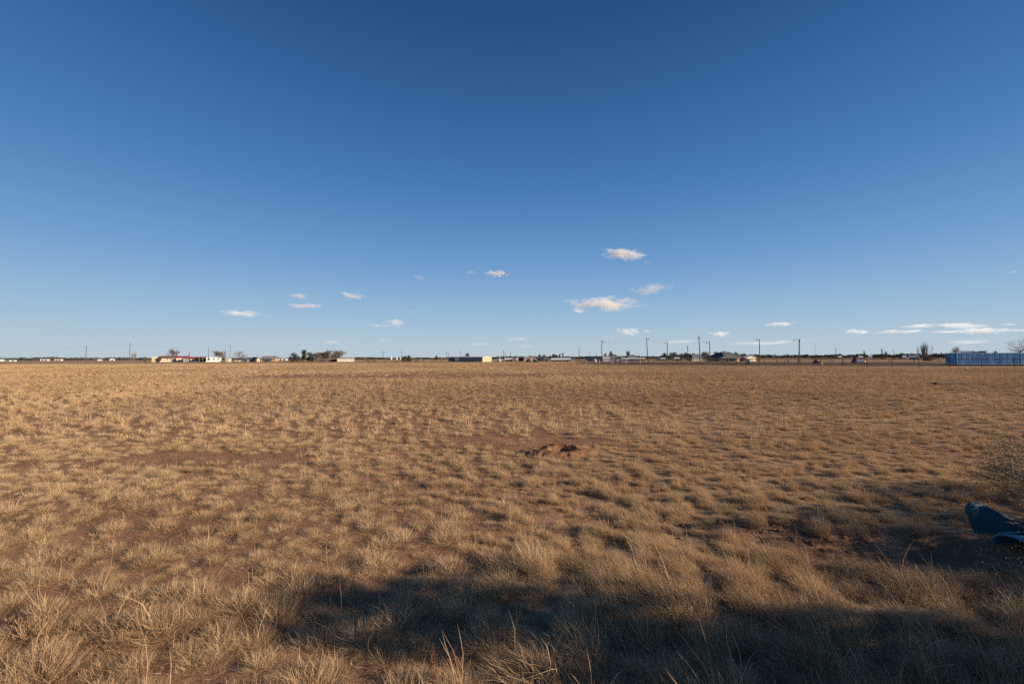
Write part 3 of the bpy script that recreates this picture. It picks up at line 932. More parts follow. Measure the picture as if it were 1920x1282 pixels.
def build_far_left():
    DSC[0] = 1.6
    house('shed', 'small white shed at the left edge of the photo beside the green roofed building', 'shed', -2, 8, 673.2, 260, 5, 'gable', wm=WHITE, rm=WROOF, wins=[(.3, .7, .4, .8)])
    e = house('barn', 'low white building with a dark green roof at the far left', 'barn', 10, 32, 673.4, 240, 7, 'gable', .6, wm=WHITE, rm=TEALP, doors=[(.05, .35, .9, DKWALL), (.6, .75, .8, DKWALL)])
    G = 'white mobile homes strung along the far left horizon'
    L = [(76, 80.5, 'leftmost white mobile home of the far left row, narrow'), (82, 87, 'second white mobile home from the left in the far left row'),
         (88, 94, 'long bright white mobile home ending the first run of the far left row'), (103, 106, 'tiny white mobile home standing alone right of the first run'),
         (107.5, 112, 'bright white mobile home close left of the dull pale one'), (113, 119, 'dull pale mobile home at the right end of the far left row')]
    for i, (a, b, lb) in enumerate(L):
        house('mobile_home', lb, 'mobile home', a, b, 673.4, 330, 4, 'flat', wm=WHITE if i != 5 else PALE, rm=WROOF, wins=[(.2, .4, .45, .8), (.6, .8, .45, .8)], grp=G)
    house('house', 'tiny white house with a black roof right of the tall left pole', 'house', 183, 192, 671.4, 320, 6, 'gable', wm=WHITE, rm=DROOF, wins=[(.2, .4, .4, .8), (.6, .8, .4, .8)])
    house('house', 'small white house with dark arched roof between the two left poles', 'house', 206, 216, 671.6, 300, 6, 'gablefront', wm=WHITE, rm=DROOF, doors=[(.3, .7, .8, DKWALL)])
    bush('dark bare brush clump just left of the plain left pole', 151, 668.8, 300, 13, FARL, 500, 5, grp='brush clumps on the left horizon')
    bush('reddish brown brush clump right of the plain left pole', 177, 669.8, 310, 13, TWIG, 500, 6, grp='brush clumps on the left horizon')
    bush('low brown brush under the first white mobile homes', 66, 673.8, 290, 9, TWIG, 300, 7, grp='brush clumps on the left horizon')
    bush('low brown brush left of the black roofed white house', 142, 672.6, 280, 5, TWIG, 260, 8, grp='brush clumps on the left horizon')
    p0 = pole('plain wooden pole without crossarm, leftmost tall pole', 160.5, 648, 215, 161.8)
    p1 = pole('wooden pole beside the broken dead tree at the left', 242.3, 642.5, 190, 243.8, arm=.5)
    pole('short faint pole far off at the left edge', 58.5, 665.5, 420, r=.2)
    p2 = pole('pole rising behind the white travel trailer', 391, 650.5, 235, 391.3, trans=True)
    p3 = pole('tall pole right of the thick bare trunk', 431, 646, 235, 431.6, arm=.5)
    wires('wires hanging between the left poles', [(gx(-260, 370), 370, p0[2]), p0, p1], 2, .012)
    wires('wires running over the red roofed house', [p1, p2, p3], 2, .012)
    bare_tree('dead leaning limb propped against the left pole', 249.5, 659, 188, 11, 1, 3, seed=31, bark=BARKL, up=0, name='dead_tree', grp=None)
    bare_tree('broken dead tree with stubby top right of the left pole', 254.5, 656.5, 186, 5, 2, 4, seed=33, name='dead_tree', grp=None)
    f = empty('tree_stump', (gx(271.5, 270), 270, 0), 0, 'pair of dark stumps in the grass left of the beige house', 'stump')
    q = MB(); q.tube([(-.35, 0, -.1), (-.33, 0, .7), (-.28, .05, 1.25)], [.3, .24, .2], 8); q.tube([(.35, .1, -.1), (.4, .1, .8), (.36, .12, 1.55)], [.26, .2, .16], 8); q.build('stump_wood', BARK, f)
    for px_, w_, h_, s in ((264, 6, 674.5, 1), (279, 8, 675.0, 2)):
        bush('dry weeds around the dark stumps' if s == 1 else 'dry weeds left of the beige house wall', px_, h_, 178, w_, WEEDO, 240, 40 + s, name='weed_clump', cat='weeds')


def build_homestead():
    DSC[0] = 1.4; d = 175
    house('house', 'small beige house with light flat roof at the left of the homestead', 'house', 284.5, 298, 668.6, d, 5, 'flat', wm=BEIGE, rm=PALE, wins=[(.6, .85, .4, .75)])
    bare_tree('twisted dark dead tree in front of the beige houses', 299, 667.2, d - 4, 9, 4, 4, seed=51, bark=DKWALL, twig=DKWALL, tr=.035, name='dead_tree', grp=None)
    house('house', 'beige house with a brown roof left of the red roof', 'house', 300, 328, 667, d + 1, 9, 'gable', .62, wm=CREAM, rm=BROOF, wins=[(.45, .54, .4, .8)], chim=(.02, .5))
    house('house', 'long low house under a bright red roof', 'house', 328, 353, 667.2, d + 6, 8, 'gable', .55, wm=GREYW, rm=RROOF, wins=[(.2, .3, .4, .8)], doors=[(.55, .7, .8, CREAM)])
    house('house', 'white walled house with dull red roof and open porch', 'house', 353, 374, 668.8, d + 4, 8, 'gable', .62, wm=WHITE, rm=RROOF, wins=[(.33, .5, .35, .85)], doors=[(.7, .85, .9, DKWALL), (.05, .2, .9, REDP)])
    house('shed', 'narrow white shed with one black doorway beside the grey panel trailer', 'shed', 335, 344, 671.3, d - 2, 3, 'flat', wm=WHITE, rm=PALE, doors=[(.62, .9, .95, BLACK)])
    house('shed', 'grey board lean-to below the brown roof', 'shed', 319, 332, 671.4, d - 3, 3, 'shed', .85, wm=GREYW, rm=GREYW, doors=[(.3, .45, .8, DKWALL)])
    house('shed', 'small yellowish shed below the left end of the red roof', 'shed', 331.5, 336.2, 671.6, d - 3.2, 3, 'flat', wm=CREAM, rm=PALE, doors=[(.2, .7, .85, PALE)])
    house('shed', 'plain grey green box shed in front of the white walled house', 'shed', 343.4, 352.5, 671.2, d - 4, 2.5, 'shed', .9, wm=GREENP, rm=GREENP, doors=[(.1, .4, .85, GREYW)])
    d = 245
    # open carport
    e = empty('carport', (gx(380.5, d), d, 0), facing(380), 'dark open carport with a grey roof left of the white travel trailer', 'carport')
    w_ = 14 / FP * d * .82; ht = zh(380, 668.2, d)
    q = MB(); q.prism([(-.3, ht - .6), (9, ht - .15), (9, ht), (-.3, ht - .45)], -w_ / 2, w_ / 2, 'x'); q.build('roof', GROOF, e)
    for xx in (-w_ / 2 + .1, 0, w_ / 2 - .1):
        q = MB(); q.box(xx - .06, xx + .06, 0, .12, -.1, ht - .58); q.build('post', GREYW, e)
    q = MB(); q.box(-w_ / 2, w_ / 2, 8.5, 8.6, 0, ht - .2); q.build('back_wall', DKWALL, e)
    q = MB(); q.box(w_ / 2 - .12, w_ / 2 - .02, .2, 8.4, 0, ht - .62); q.build('side_wall', GREYW, e)
    d = 175
    trailer('travel_trailer', 'white travel trailer with three dark windows parked at the homestead', 'trailer', 387, 416, 670, 168, WHITE, 3, yaw=4, stripe=SILV)
    q = MB(); q.prism([(-3.1, .02), (3.3, .02), (2.9, .6), (-2.6, .65)], 0, 1.2, 'y'); b = q.build('flatbed_trailer', WHITE); b.location = (gx(399, 228), 228, 0); b.rotation_euler.z = facing(399)
    tag(b, 'low white flatbed load in front of the travel trailer', 'trailer')
    bare_tree('bare tree with a broad crown behind the brown roof', 322, 651.5, 190, 24, 5, 4, seed=61, bark=BARK, twig=TWIG, tr=.022)
    bare_tree('single thin bare sapling above the dull red roof', 354, 655, 190, 4, 3, 2, seed=62, up=.5)
    e = empty('dead_tree', (gx(422.5, 231), 231, 0), 0, 'thick brown bare trunk right of the white travel trailer', 'tree')
    q = MB(); q.tube([(0, 0, -.1), (.05, 0, 2.6), (0, 0, 6.2)], [.34, .28, .18], 8); q.tube([(.02, 0, 3.2), (.7, 0, 4.8)], [.1, .05], 5); q.tube([(.0, 0, 3.8), (-.8, .1, 5.2)], [.09, .04], 5); q.build('trunk', BARKL, e)
    bare_tree('tangled reddish bare tree behind the travel trailer', 411, 656.5, 185, 24, 5, 4, seed=63, bark=BARK, twig=TWIG, tr=.022)
    bare_tree('bare tree arching right of the tall pole', 447, 656, 185, 30, 5, 3, seed=64, bark=BARK, twig=BARKL, tr=.018)
    house('shed', 'cream box shed with dark right side beside the thick trunk', 'shed', 423.5, 433, 671.8, 170, 3, 'flat', yaw=-22, wm=CREAM, rm=PALE, doors=[(.3, .6, .85, PALE)])
    house('shed', 'navy blue shed with a white gable', 'shed', 457.5, 472.5, 669.8, 168, 5, 'gablefront', .62, wm=NAVY, rm=DROOF, wins=[(.38, .62, .5, .95)], doors=[(.42, .6, .4, BEIGE)])
    house('shed', 'white gabled shed with a dark left side', 'shed', 474.5, 489.5, 669.4, 168, 6, 'gablefront', .68, yaw=24, wm=CREAM, rm=DROOF, doors=[(.3, .7, .6, TANB)])
    house('house', 'house with a long plain grey roof and end chimney', 'house', 489.5, 521, 667.2, 178, 11, 'gable', .42, yaw=-8, wm=TANB, rm=GROOF, wins=[(.6, .7, .3, .8)], chim=(.95, .55))
    house('shed', 'low black tent roofed shelter in front of the grey roofed house', 'shed', 493, 508, 672.3, 170, 4, 'gable', .45, wm=DKWALL, rm=DROOF, doors=[(.3, .6, .8, BLACK)])
    for i, (px_, y_, w_, lb) in enumerate(((443, 676.2, 5, 'pale tank lying in the weeds left of the navy shed'), (449, 676.2, 6, 'yellowish tank lying in the weeds nearest the navy shed'))):
        dd = 232; e = empty('tank', (gx(px_, dd), dd, 0), facing(px_), lb, 'tank')
        rr = .32; ww = w_ / FP * dd * .4
        q = MB(); q.tube([(-ww, 0, rr + .08), (-ww * .9, 0, rr + .1), (ww * .9, 0, rr + .1), (ww, 0, rr + .08)], [rr * .6, rr, rr, rr * .6], 12); q.build('shell', PALE if i == 0 else CREAM, e)
        for xx in (-ww * .6, ww * .6):
            q = MB(); q.box(xx - .08, xx + .08, -.25, .25, 0, .2); q.build('foot', DKWALL, e)
    for i, (a, b, lb) in enumerate(((519.5, 526.5, 'white mobile home right behind the grey roofed house'), (528, 533, 'pale mobile home between two white ones behind the grey roofed house'), (535, 540.5, 'white mobile home nearest the dark grove'))):
        house('mobile_home', lb, 'mobile home', a, b, 672, 280, 4, 'flat', wm=WHITE if i != 1 else PALE, rm=WROOF, wins=[(.2, .4, .4, .75), (.6, .8, .4, .75)], grp='mobile homes between the homestead and the grove')
    bush('bright green weed patch in the field before the homestead', 373.5, 681.0, 150, 9, WEEDG, 500, 9, name='weed_clump', cat='weeds')
    bush('dry orange weeds before the grey roofed house', 512, 675, 172, 22, WEEDO, 500, 10, name='weed_clump', cat='weeds')


def build_grove():
    DSC[0] = 1.22
    d = 190
    G = 'evergreens of the dark grove left of centre'
    leafy_tree('flat topped dark evergreen at the left end of the grove', 552, 661.8, d, 24, 'round', EVER, 1500, 71, G)
    leafy_tree('tallest pale green evergreen column of the grove', 570, 656.5, d - 3, 13, 'column', EVERG, 1700, 72, G)
    leafy_tree('dark evergreen just right of the tallest green column', 580, 661, d + 3, 22, 'round', EVER, 1500, 73, G)
    leafy_tree('dark evergreen between the two brown bare trees', 609, 661, d + 2, 20, 'round', EVER, 1400, 74, G)
    bare_tree('brown bare tree with dense crown in the middle of the grove', 595, 658.5, d, 24, 5, 4, seed=75, bark=BARK, twig=TWIG, tr=.04)
    bare_tree('tall pale bare tree at the right end of the grove', 621, 654, d + 4, 26, 5, 4, seed=76, bark=BARKL, twig=TWIG, tr=.035, up=.3)
    bare_tree('pale bare tree leaning right above the white mobile home', 634, 655.5, d + 6, 22, 5, 4, seed=77, bark=BARKL, twig=TWIG, tr=.035, up=.3)
    bush('grey brush below the left end of the grove', 556, 668.5, d - 6, 26, FARL, 900, 78, grp='brush at the foot of the grove')
    bush('orange brush below the tallest green column', 572, 672, d - 9, 14, WEEDO, 500, 79, grp='brush at the foot of the grove')
    bush('grey brush below the right part of the grove', 604, 667.5, d - 6, 40, TWIG, 1500, 80, grp='brush at the foot of the grove')
    house('mobile_home', 'long cream mobile home at the right foot of the grove', 'mobile home', 632.5, 664.5, 671.4, 185, 5, 'shed', .9, yaw=0, wm=PALE, rm=PALE, wins=[(.2, .25, .45, .75), (.5, .55, .45, .75), (.8, .85, .45, .75)])
    house('shed', 'low dark open shed left of the cream mobile home', 'shed', 616, 632, 672.2, 188, 5, 'shed', .85, wm=DKWALL, rm=GREYW, doors=[(.3, .5, .8, BLACK)])
    pole('pole with a crossarm above the reddish brush', 718.3, 658, 300, arm=1.2, r=.18)
    pole('plain pole above the dark green bush', 753.4, 656, 290, r=.18)
    pole('short pole right of the dark green bush', 772.4, 664, 300, r=.17)
    for i, (a, b, y_, lb) in enumerate(((731.8, 735, 667.4, 'tall narrow white silo left of the dark green bush'), (742, 745.5, 669.5, 'short white silo close to the tall one'), (749.5, 752, 670, 'white silo half hidden by the dark green bush'))):
        dd = 500; e = empty('silo', (gx((a + b) / 2, dd), dd, 0), 0, lb, 'silo', 'white silos beyond the dark green bush')
        rr = (b - a) / FP * dd * .5; h = zh(a, y_, dd)
        q = MB(); q.tube([(0, 0, 0), (0, 0, h - rr * .5)], rr, 16); q.build('shell', WHITE, e)
        q = MB(); q.tube([(0, 0, h - rr * .5 + .003), (0, 0, h)], [rr * 1.04, rr * .15], 16); q.build('cap', WROOF, e)
    leafy_tree('dark green bushy tree above the orange weeds, left of its partner', 759, 667.5, 168, 17, 'round', EVER, 1500, 81, 'bushy green trees by the orange weeds', low=.02)
    leafy_tree('taller dark green bushy tree next to the orange weeds', 767, 666.6, 166, 13, 'cone', EVER, 1400, 82, 'bushy green trees by the orange weeds', low=.02)
    for i, (px_, w_, y_, m_) in enumerate(((690, 12, 672, 'brown'), (704, 12, 672.5, 'reddish'), (723, 26, 673.6, 'rusty'), (746, 20, 674, 'grey'), (762, 22, 673.5, 'olive'), (779, 16, 673.2, 'dark red'), (794, 20, 674.2, 'orange'), (812, 20, 673.4, 'brownish orange'), (829, 20, 674, 'bright orange'), (845, 12, 676, 'low orange'))):
        bush(m_ + ' dry weed clump in the band left of the metal building', px_, y_, 160 - (i % 3) * 3, w_, [TWIG, WEEDO, WEEDO, TWIG, FARL, TWIG, WEEDO, WEEDO, WEEDO, WEEDO][i], 700, 100 + i, name='weed_clump', cat='weeds', grp='weed clumps left of the metal building')
    leafy_tree('small dark cone shaped evergreen above the orange weeds', 818.5, 666.3, 260, 9, 'cone', EVER, 900, 83)
    house('barn', 'dark low roofed barn behind the orange weeds', 'barn', 783, 797, 670, 300, 8, 'gable', .5, wm=DKWALL, rm=DROOF, doors=[(.3, .6, .8, GREYW)])
    pole('left one of two thin poles at the left end of the metal building', 836.8, 658.5, 240, arm=.5)
    pole('right one of two thin poles at the left end of the metal building', 840.5, 660.5, 260, arm=.5)
    pole('pole behind the roof of the metal building', 863.6, 657, 250, arm=.4)


def build_centre():
    DSC[0] = .95; d = 190
    # the long metal building: front shade put into a darker wall colour, right end sunlit
    e = empty('metal_building', (gx(904.3, d), d, 0), R(-25), 'long low metal building with front coloured dark for shade and sunlit tan end wall', 'building')
    ht = zh(904, 667.8, d); W = 8.2; L = 16.6; he = ht - .38
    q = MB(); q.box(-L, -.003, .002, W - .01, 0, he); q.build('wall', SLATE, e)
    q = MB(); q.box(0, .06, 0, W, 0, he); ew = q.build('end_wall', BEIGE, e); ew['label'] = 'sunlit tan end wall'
    q = MB()
    q.prism([(-.35, he + .003), (W + .35, he + .003), (W + .35, he + .12), (W / 2, ht), (-.35, he + .12)], -L - .3, .3, 'x'); q.build('roof', PALE, e)
    q = MB(); q.box(-L * .80, -L * .80 + 1.95, -.07, -.003, 0, 2.08); dr = q.build('door', WHITE, e)
    q = MB(); q.box(-L * .80 + 1.7, -L * .80 + 1.8, -.13, -.073, .95, 1.08); q.build('handle', BLACK, dr)
    q = MB(); q.box(-L, -L * .83, -.05, -.003, .7, 1.75); wd = q.build('window', SLATE, e); q = MB(); q.box(-L + .15, -L * .83 - .15, -.06, -.052, .82, 1.62); q.build('pane', GLASS, wd)
    q = MB(); q.box(-L * .83 + 2.5, -.05, -.03, -.003, 0, .35); q.build('skirting', TANB, e)
    q = MB(); q.tube([(-L * .62, W * .3, he), (-L * .62, W * .3, ht + .12)], .3, 8); q.build('roof_vent', DKWALL, e)
    q = MB(); q.box(.062, .075, 0, W, .95, 1.06); q.build('trim', TANB, ew)
    bare_tree('small round bare tree behind the metal building', 877, 660.5, 300, 8, 4, 5, seed=91, tr=.05)
    pole('pole right of the white truck in the centre', 944.3, 656.8, 230, arm=.4)
    pole('short pole close right of the centre truck pole', 947.2, 659.5, 260, r=.13)
    pole('grey pole above the long white roof in the centre', 957.3, 658.5, 260, r=.15, arm=.4)
    car('pickup_truck', 'white pickup truck parked right of the metal building', 'truck', 934.5, 942, 190, WHITE, 10, 1.9, 'pickup')
    e = empty('tank', (gx(936.8, 180), 180, 0), 0, 'white round tank in front of the pickup truck', 'tank')
    q = MB(); q.tube([(0, 0, 0), (0, 0, .12), (0, 0, .5), (0, 0, .72)], [.3, .38, .36, .12], 14); q.build('shell', WHITE, e); q = MB(); q.tube([(0, 0, .72), (0, 0, .8)], .09, 8); q.build('lid', SILV, e)
    house('barn', 'low building with a long white roof right of the centre pole', 'barn', 947, 961, 671.2, 240, 7, 'gable', .5, wm=DKWALL, rm=WROOF, doors=[(.5, .7, .8, BLACK)])
    house('barn', 'dark barn beside the cream building in the centre', 'barn', 969, 984, 669.8, 235, 9, 'gable', .6, wm=DKWALL, rm=DROOF, doors=[(.4, .6, .8, BLACK)])
    house('barn', 'cream boxy building in the centre of the horizon', 'barn', 982, 1000.5, 669.4, 232, 8, 'flat', yaw=0, wm=CREAM, rm=PALE, wins=[(.3, .4, .5, .75)], doors=[(.6, .75, .75, PALE)])
    car('car', 'white car half seen left of the dark barn', 'car', 967.5, 971.5, 225, WHITE, 20, 1.9, 'van')
    house('house', 'dark roofed long building right of the cream building', 'house', 1000, 1021, 669.7, 235, 9, 'gable', .55, wm=DKWALL, rm=DROOF, doors=[(.45, .55, .8, BLACK)])
    house('shed', 'small tan gabled shed left of the round brown tree', 'shed', 1021, 1031, 670.4, 175, 5, 'gablefront', .68, wm=BEIGE, rm=PALE, doors=[(.35, .65, .6, WOODL)])
    car('car', 'dark red car parked below the cream building', 'car', 987, 996, 178, REDP, 12, 1.35)
    car('car', 'dusty green truck right of the dark red car', 'truck', 999, 1006, 176, GREENP, -15, 1.7, 'pickup')
    leafy_tree('low dark tree left of the round brown tree', 1031.5, 666.8, 250, 9, 'round', EVER, 900, 92)
    bare_tree('round brown tree crown in the centre right', 1039, 662.8, 240, 10, 5, 5, seed=93, tr=.06, bark=BARK, twig=TWIGD)
    house('barn', 'long low barn with white roof right of the round brown tree', 'barn', 1034, 1069, 671, 215, 9, 'gable', .45, wm=GREYW, rm=WROOF, doors=[(.2, .35, .8, DKWALL), (.75, .9, .8, BLACK)])
    for i, (px_, y_, w_, lb) in enumerate(((1012, 662, 5, 'thin bare tree above the long dark roof'), (1048.5, 661.5, 4, 'left one of two slim bare trees above the white roof'), (1054.5, 660.5, 4, 'right one of two slim bare trees above the white roof'), (1018, 664, 8, 'faint bushy bare tree above the tan shed'), (993, 666, 7, 'low bare tree behind the cream building'))):
        bare_tree(lb, px_, y_, 270, w_, 4, 4, seed=120 + i, tr=.045, up=.4)
    pole('grey pole left of the slate blue building', 1085.6, 652.5, 215, 1086.2, arm=.4)
    pole('faint far pole above the slate blue building', 1104.6, 659.5, 380, r=.16)
    pole('second faint far pole above the slate blue building', 1118, 661, 400, r=.16)
    house('warehouse', 'long slate blue warehouse right of centre', 'warehouse', 1096, 1144, 667.6, 210, 14, 'flat', yaw=-14, wm=SLATE, rm=DROOF, doors=[(.5, .6, .7, DKWALL)])
    house('warehouse', 'pale cream block behind the slate blue warehouse', 'warehouse', 1140, 1157.5, 665.8, 235, 12, 'flat', wm=PALE, rm=WROOF, wins=[(.3, .4, .6, .8)])
    house('warehouse', 'dark warehouse between the cream block and the white gable', 'warehouse', 1157, 1178, 667.2, 240, 14, 'flat', yaw=-10, wm=SLATE, rm=DROOF, doors=[(.3, .45, .6, DKWALL)])
    house('barn', 'white barn with a shallow gable right of the dark warehouse', 'barn', 1177, 1192.5, 664.6, 238, 14, 'gablefront', .8, wm=WHITE, rm=WROOF, doors=[(.35, .65, .6, PALE)])
    house('barn', 'long low cream barn below the white gable', 'barn', 1164, 1208.5, 670.4, 205, 8, 'gable', .55, wm=PALE, rm=PALE, doors=[(.4, .46, .8, GREYW)])
    leafy_tree('dark tree above the right end of the slate blue warehouse', 1135, 662.8, 260, 9, 'round', EVER, 1000, 94)
    leafy_tree('wide olive tree crown above the pale cream block', 1149, 663.6, 265, 18, 'round', FARL, 1300, 95)
    leafy_tree('small olive tree right of the white gable', 1197.5, 666.5, 255, 8, 'round', EVERG, 800, 96)
    bare_tree('faint bare tree behind the pale cream block', 1145, 657.5, 300, 10, 4, 4, seed=97, tr=.05)
    bare_tree('faint bare tree beside the white gable', 1177, 656.5, 300, 8, 4, 4, seed=98, tr=.05, up=.4)
    e = empty('tank', (gx(1115, 165), 165, 0), 0, 'round roofed white water tank before the slate blue warehouse', 'tank')
    q = MB(); q.tube([(0, 0, 0), (0, 0, .8), (0, 0, 1.1), (0, 0, 1.3)], [.62, .62, .5, .12], 16); q.build('shell', WHITE, e)
    q = MB(); q.box(-.2, .2, -.66, -.55, .1, .6); q.build('hatch', DKWALL, e)
    car('van', 'white van parked right of the lamp pole before the barns', 'van', 1151, 1166, 170, PALE, 8, 1.95, 'van')
    e = empty('tank', (gx(1149.3, 162), 162, 0), 0, 'small white ball tank left of the parked van', 'tank')
    q = MB(); q.tube([(0, 0, .02), (0, 0, .15), (0, 0, .35), (0, 0, .55), (0, 0, .65)], [.1, .3, .36, .26, .05], 14); q.build('shell', WHITE, e); q = MB(); q.box(-.2, .2, -.2, .2, 0, .05); q.build('foot', DKWALL, e)


def build_right():
    DSC[0] = 1.0
    G = 'yard lamp poles standing around the corral'
    a = pole('lamp pole with white lamp before the slate blue warehouse', 1128.6, 638, 142, 1128.3, lamp=1.0, grp=G, name='lamp_pole')
    b = pole('leaning lamp pole right of the low cream barn', 1214.8, 633, 142, 1212.4, lamp=1.0, grp=G, name='lamp_pole')
    c = pole('lamp pole standing before the rounded evergreens', 1250.8, 640.5, 150, 1251.4, lamp=-1.4, grp=G, name='lamp_pole')
    g = pole('short wooden pole left of the tallest pole', 1289.8, 648.5, 190, 1289.4, arm=.35, r=.16)
    h = pole('tallest wooden pole left of the hip roofed house', 1312.4, 629.5, 140, 1311, arm=.3, r=.16)
    i = pole('lamp pole before the shaded roof of the hip roofed house', 1331.6, 640, 150, 1330.6, lamp=-1.4, grp=G, name='lamp_pole')
    j = pole('lamp pole right of the green tree beyond the corral', 1424, 635, 142, 1424, lamp=-1.3, grp=G, name='lamp_pole')
    k = pole('thickest lamp pole with crossarm at the right of the corral', 1497.6, 635.5, 128, 1499, lamp=-1.9, arm=.35, r=.17, grp=G, name='lamp_pole')
    wires('slack wire between the lamp poles right of centre', [a, b, c], 1, .03, .5)
    wires('slack wire from the short pole to the tallest pole', [c, g, h], 1, .02, .5)
    wires('wire from the tallest pole towards the right corral poles', [h, i], 1, .02, .5)
    pole('very thin tall mast far beyond the corral', 1528.6, 640, 420, r=.13, name='radio_mast', cat='mast', m=SILV)
    pole('thin far pole right of the radio mast', 1567, 652, 330, arm=.6, r=.17)
    pole('faint far pole above the far roofs at right', 1674.5, 656, 400, arm=.5, r=.18)
    pole('faint far pole left of the upright bare tree', 1708, 658.5, 420, r=.18)
    # evergreens and house
    G2 = 'rounded evergreens left of the hip roofed house'
    leafy_tree('leftmost rounded evergreen behind the lamp pole', 1246, 662.3, 230, 19, 'round', EVER, 1500, 141, G2)
    leafy_tree('widest rounded evergreen of the row', 1262.5, 660.8, 228, 23, 'round', EVER, 1700, 142, G2)
    leafy_tree('smaller rounded evergreen at the right end of the row', 1276, 662.6, 232, 17, 'round', EVER, 1300, 143, G2)
    G3 = 'brown bare crowns around the hip roofed house'
    for n_, (px_, y_, w_, lb) in enumerate(((1288.5, 659.8, 17, 'bare brown crown left of the dark blue roof'), (1305, 662, 10, 'small bare crown above the dark blue roof'), (1322.5, 658, 18, 'bare brown crown behind the shaded side of the hip roof'), (1356, 657, 28, 'wide bare crown right behind the hip roof ridge'), (1379.5, 659, 9, 'small bare crown behind the right end of the hip roof'), (1391, 662, 19, 'bare brown crown left of the beige gabled house'))):
        bare_tree(lb, px_, y_, 205, w_, 5, 4, seed=150 + n_, tr=.045, grp=G3, bark=BARK, twig=TWIG)
    leafy_tree('green leafy tree right of the beige gabled house', 1408, 664.2, 210, 22, 'round', EVERG, 1500, 160, None, 'leafy_tree')
    leafy_tree('green leafy tree just left of the corral lamp pole', 1418.5, 663.8, 212, 18, 'round', EVERG, 1300, 161, None, 'leafy_tree')
    house('house', 'house with a dark blue roof left of the tallest pole', 'house', 1291, 1309, 663.4, 190, 9, 'hip', .45, yaw=-25, wm=GREYW, rm=NAVY, wins=[(.3, .4, .4, .8), (.6, .7, .4, .8)])
    # hip roofed house: corner towards the viewer
    e = house('house', 'large house with a hip roof, shaded at left and sunlit at right', 'house', 1314, 1386, 659.6, 176, 13, 'hip', .42, yaw=-33, wm=TANB, rm=DROOF, wins=[(.15, .22, .3, .8), (.4, .47, .3, .8), (.7, .77, .3, .8)], doors=[(.55, .62, .8, DKWALL)], chim=(.52, .2), over=.7)
    house('house', 'low porch wing with cream fascia on the hip roofed house front', 'house', 1347, 1382, 664.2, 164, 5, 'hip', .5, yaw=12, wm=CREAM, rm=GROOF, wins=[(.5, .7, .1, .85), (.75, .9, .1, .85)], doors=[(.3, .4, .85, DKWALL)], over=.6)
    house('house', 'beige gabled house right of the hip roofed house', 'house', 1392, 1408.5, 667.2, 178, 7, 'gable', .65, yaw=-28, wm=CREAM, rm=PALE, wins=[(.5, .65, .4, .8)])
    house('house', 'small tan house left of the rounded evergreens', 'house', 1229, 1240, 669, 220, 6, 'gablefront', .65, wm=CREAM, rm=BROOF, wins=[(.4, .6, .4, .8)])
    house('shed', 'low white roofed shed below the rounded evergreens', 'shed', 1240, 1246, 670.4, 200, 4, 'gable', .5, wm=PALE, rm=WROOF, doors=[(.3, .6, .8, GREYW)])
    house('shed', 'low pale shed between the rounded evergreens and the short pole', 'shed', 1265, 1273, 669.8, 215, 5, 'gable', .55, wm=GREYW, rm=WROOF, doors=[(.3, .6, .8, DKWALL)])
    # corral clutter
    e = empty('tank', (gx(1401, 105), 105, 0), facing(1401), 'boxy white water tank on a dark base by the corral rail', 'tank')
    q = MB(); q.box(-.48, .48, -.45, .45, .25, 1.12); q.build('shell', WHITE, e); q = MB(); q.box(-.5, .5, -.48, .48, 0, .245); q.build('base', DKWALL, e); q = MB(); q.tube([(0, 0, 1.12), (0, 0, 1.2)], .16, 10); q.build('lid', WHITE, e); q = MB(); q.box(.05, .35, -.47, -.453, .3, .6); q.build('hatch', DKWALL, e)
    car('car', 'dark red car with a low roof parked in the corral yard', 'car', 1522, 1536, 104, REDP, -10, 1.0)
    e = empty('feed_tub', (gx(1538.5, 98), 98, 0), 0, 'faded pink feed tub right of the dark red car', 'tub')
    q = MB(); q.tube([(0, 0, 0), (0, 0, .45)], [.22, .32], 14, True); q.build('tub_wall', PINK, e); q = MB(); q.tube([(0, 0, .453), (0, 0, .5)], .34, 14); q.build('rim', TANB, e)
    G4 = 'white cars on the far road behind the corral'
    for n_, (a_, b_, lb) in enumerate(((1540.5, 1546, 'leftmost white car on the far road'), (1547.5, 1552, 'middle white car on the far road'), (1555.5, 1560, 'rightmost white car on the far road, a little apart'))):
        car('car', lb, 'car', a_, b_, 300, WHITE, 0, 1.5, 'sedan', G4)
    car('farm_truck', 'dark blue farm truck with white cab in the corral yard', 'truck', 1600, 1608, 118, NAVY, 20, 1.5, 'pickup')
    e = empty('boat', (gx(1613.5, 116), 116, 0), facing(1613) + .3, 'white upturned boat hull right of the dark farm truck', 'boat')
    q = MB(); q.add([(-.9, -.35, .25), (.7, -.4, .25), (1.2, 0, .35), (.7, .4, .25), (-.9, .35, .25), (-.8, 0, .95), (.6, 0, .85)], [(0, 1, 6, 5), (1, 2, 6), (2, 3, 6), (3, 4, 5, 6), (4, 0, 5), (0, 4, 3, 2, 1)]); q.build('hull', WHITE, e)
    q = MB(); q.box(-.6, .6, -.3, .3, .02, .24); q.build('cradle', DKWALL, e)
    e = empty('stock_tub', (gx(1767, 92), 92, 0), facing(1767), 'whitish open stock tub left of the blue container', 'tub')
    q = MB(); q.prism([(-.9, .5), (-.6, .02), (.7, .02), (.95, .78), (.85, .8), (.6, .14), (-.52, .14), (-.82, .52)], -.5, .5, 'y'); q.build('tub_wall', PALE, e); q = MB(); q.box(-.55, .65, -.52, .52, .0, .018); q.build('base', DKWALL, e)
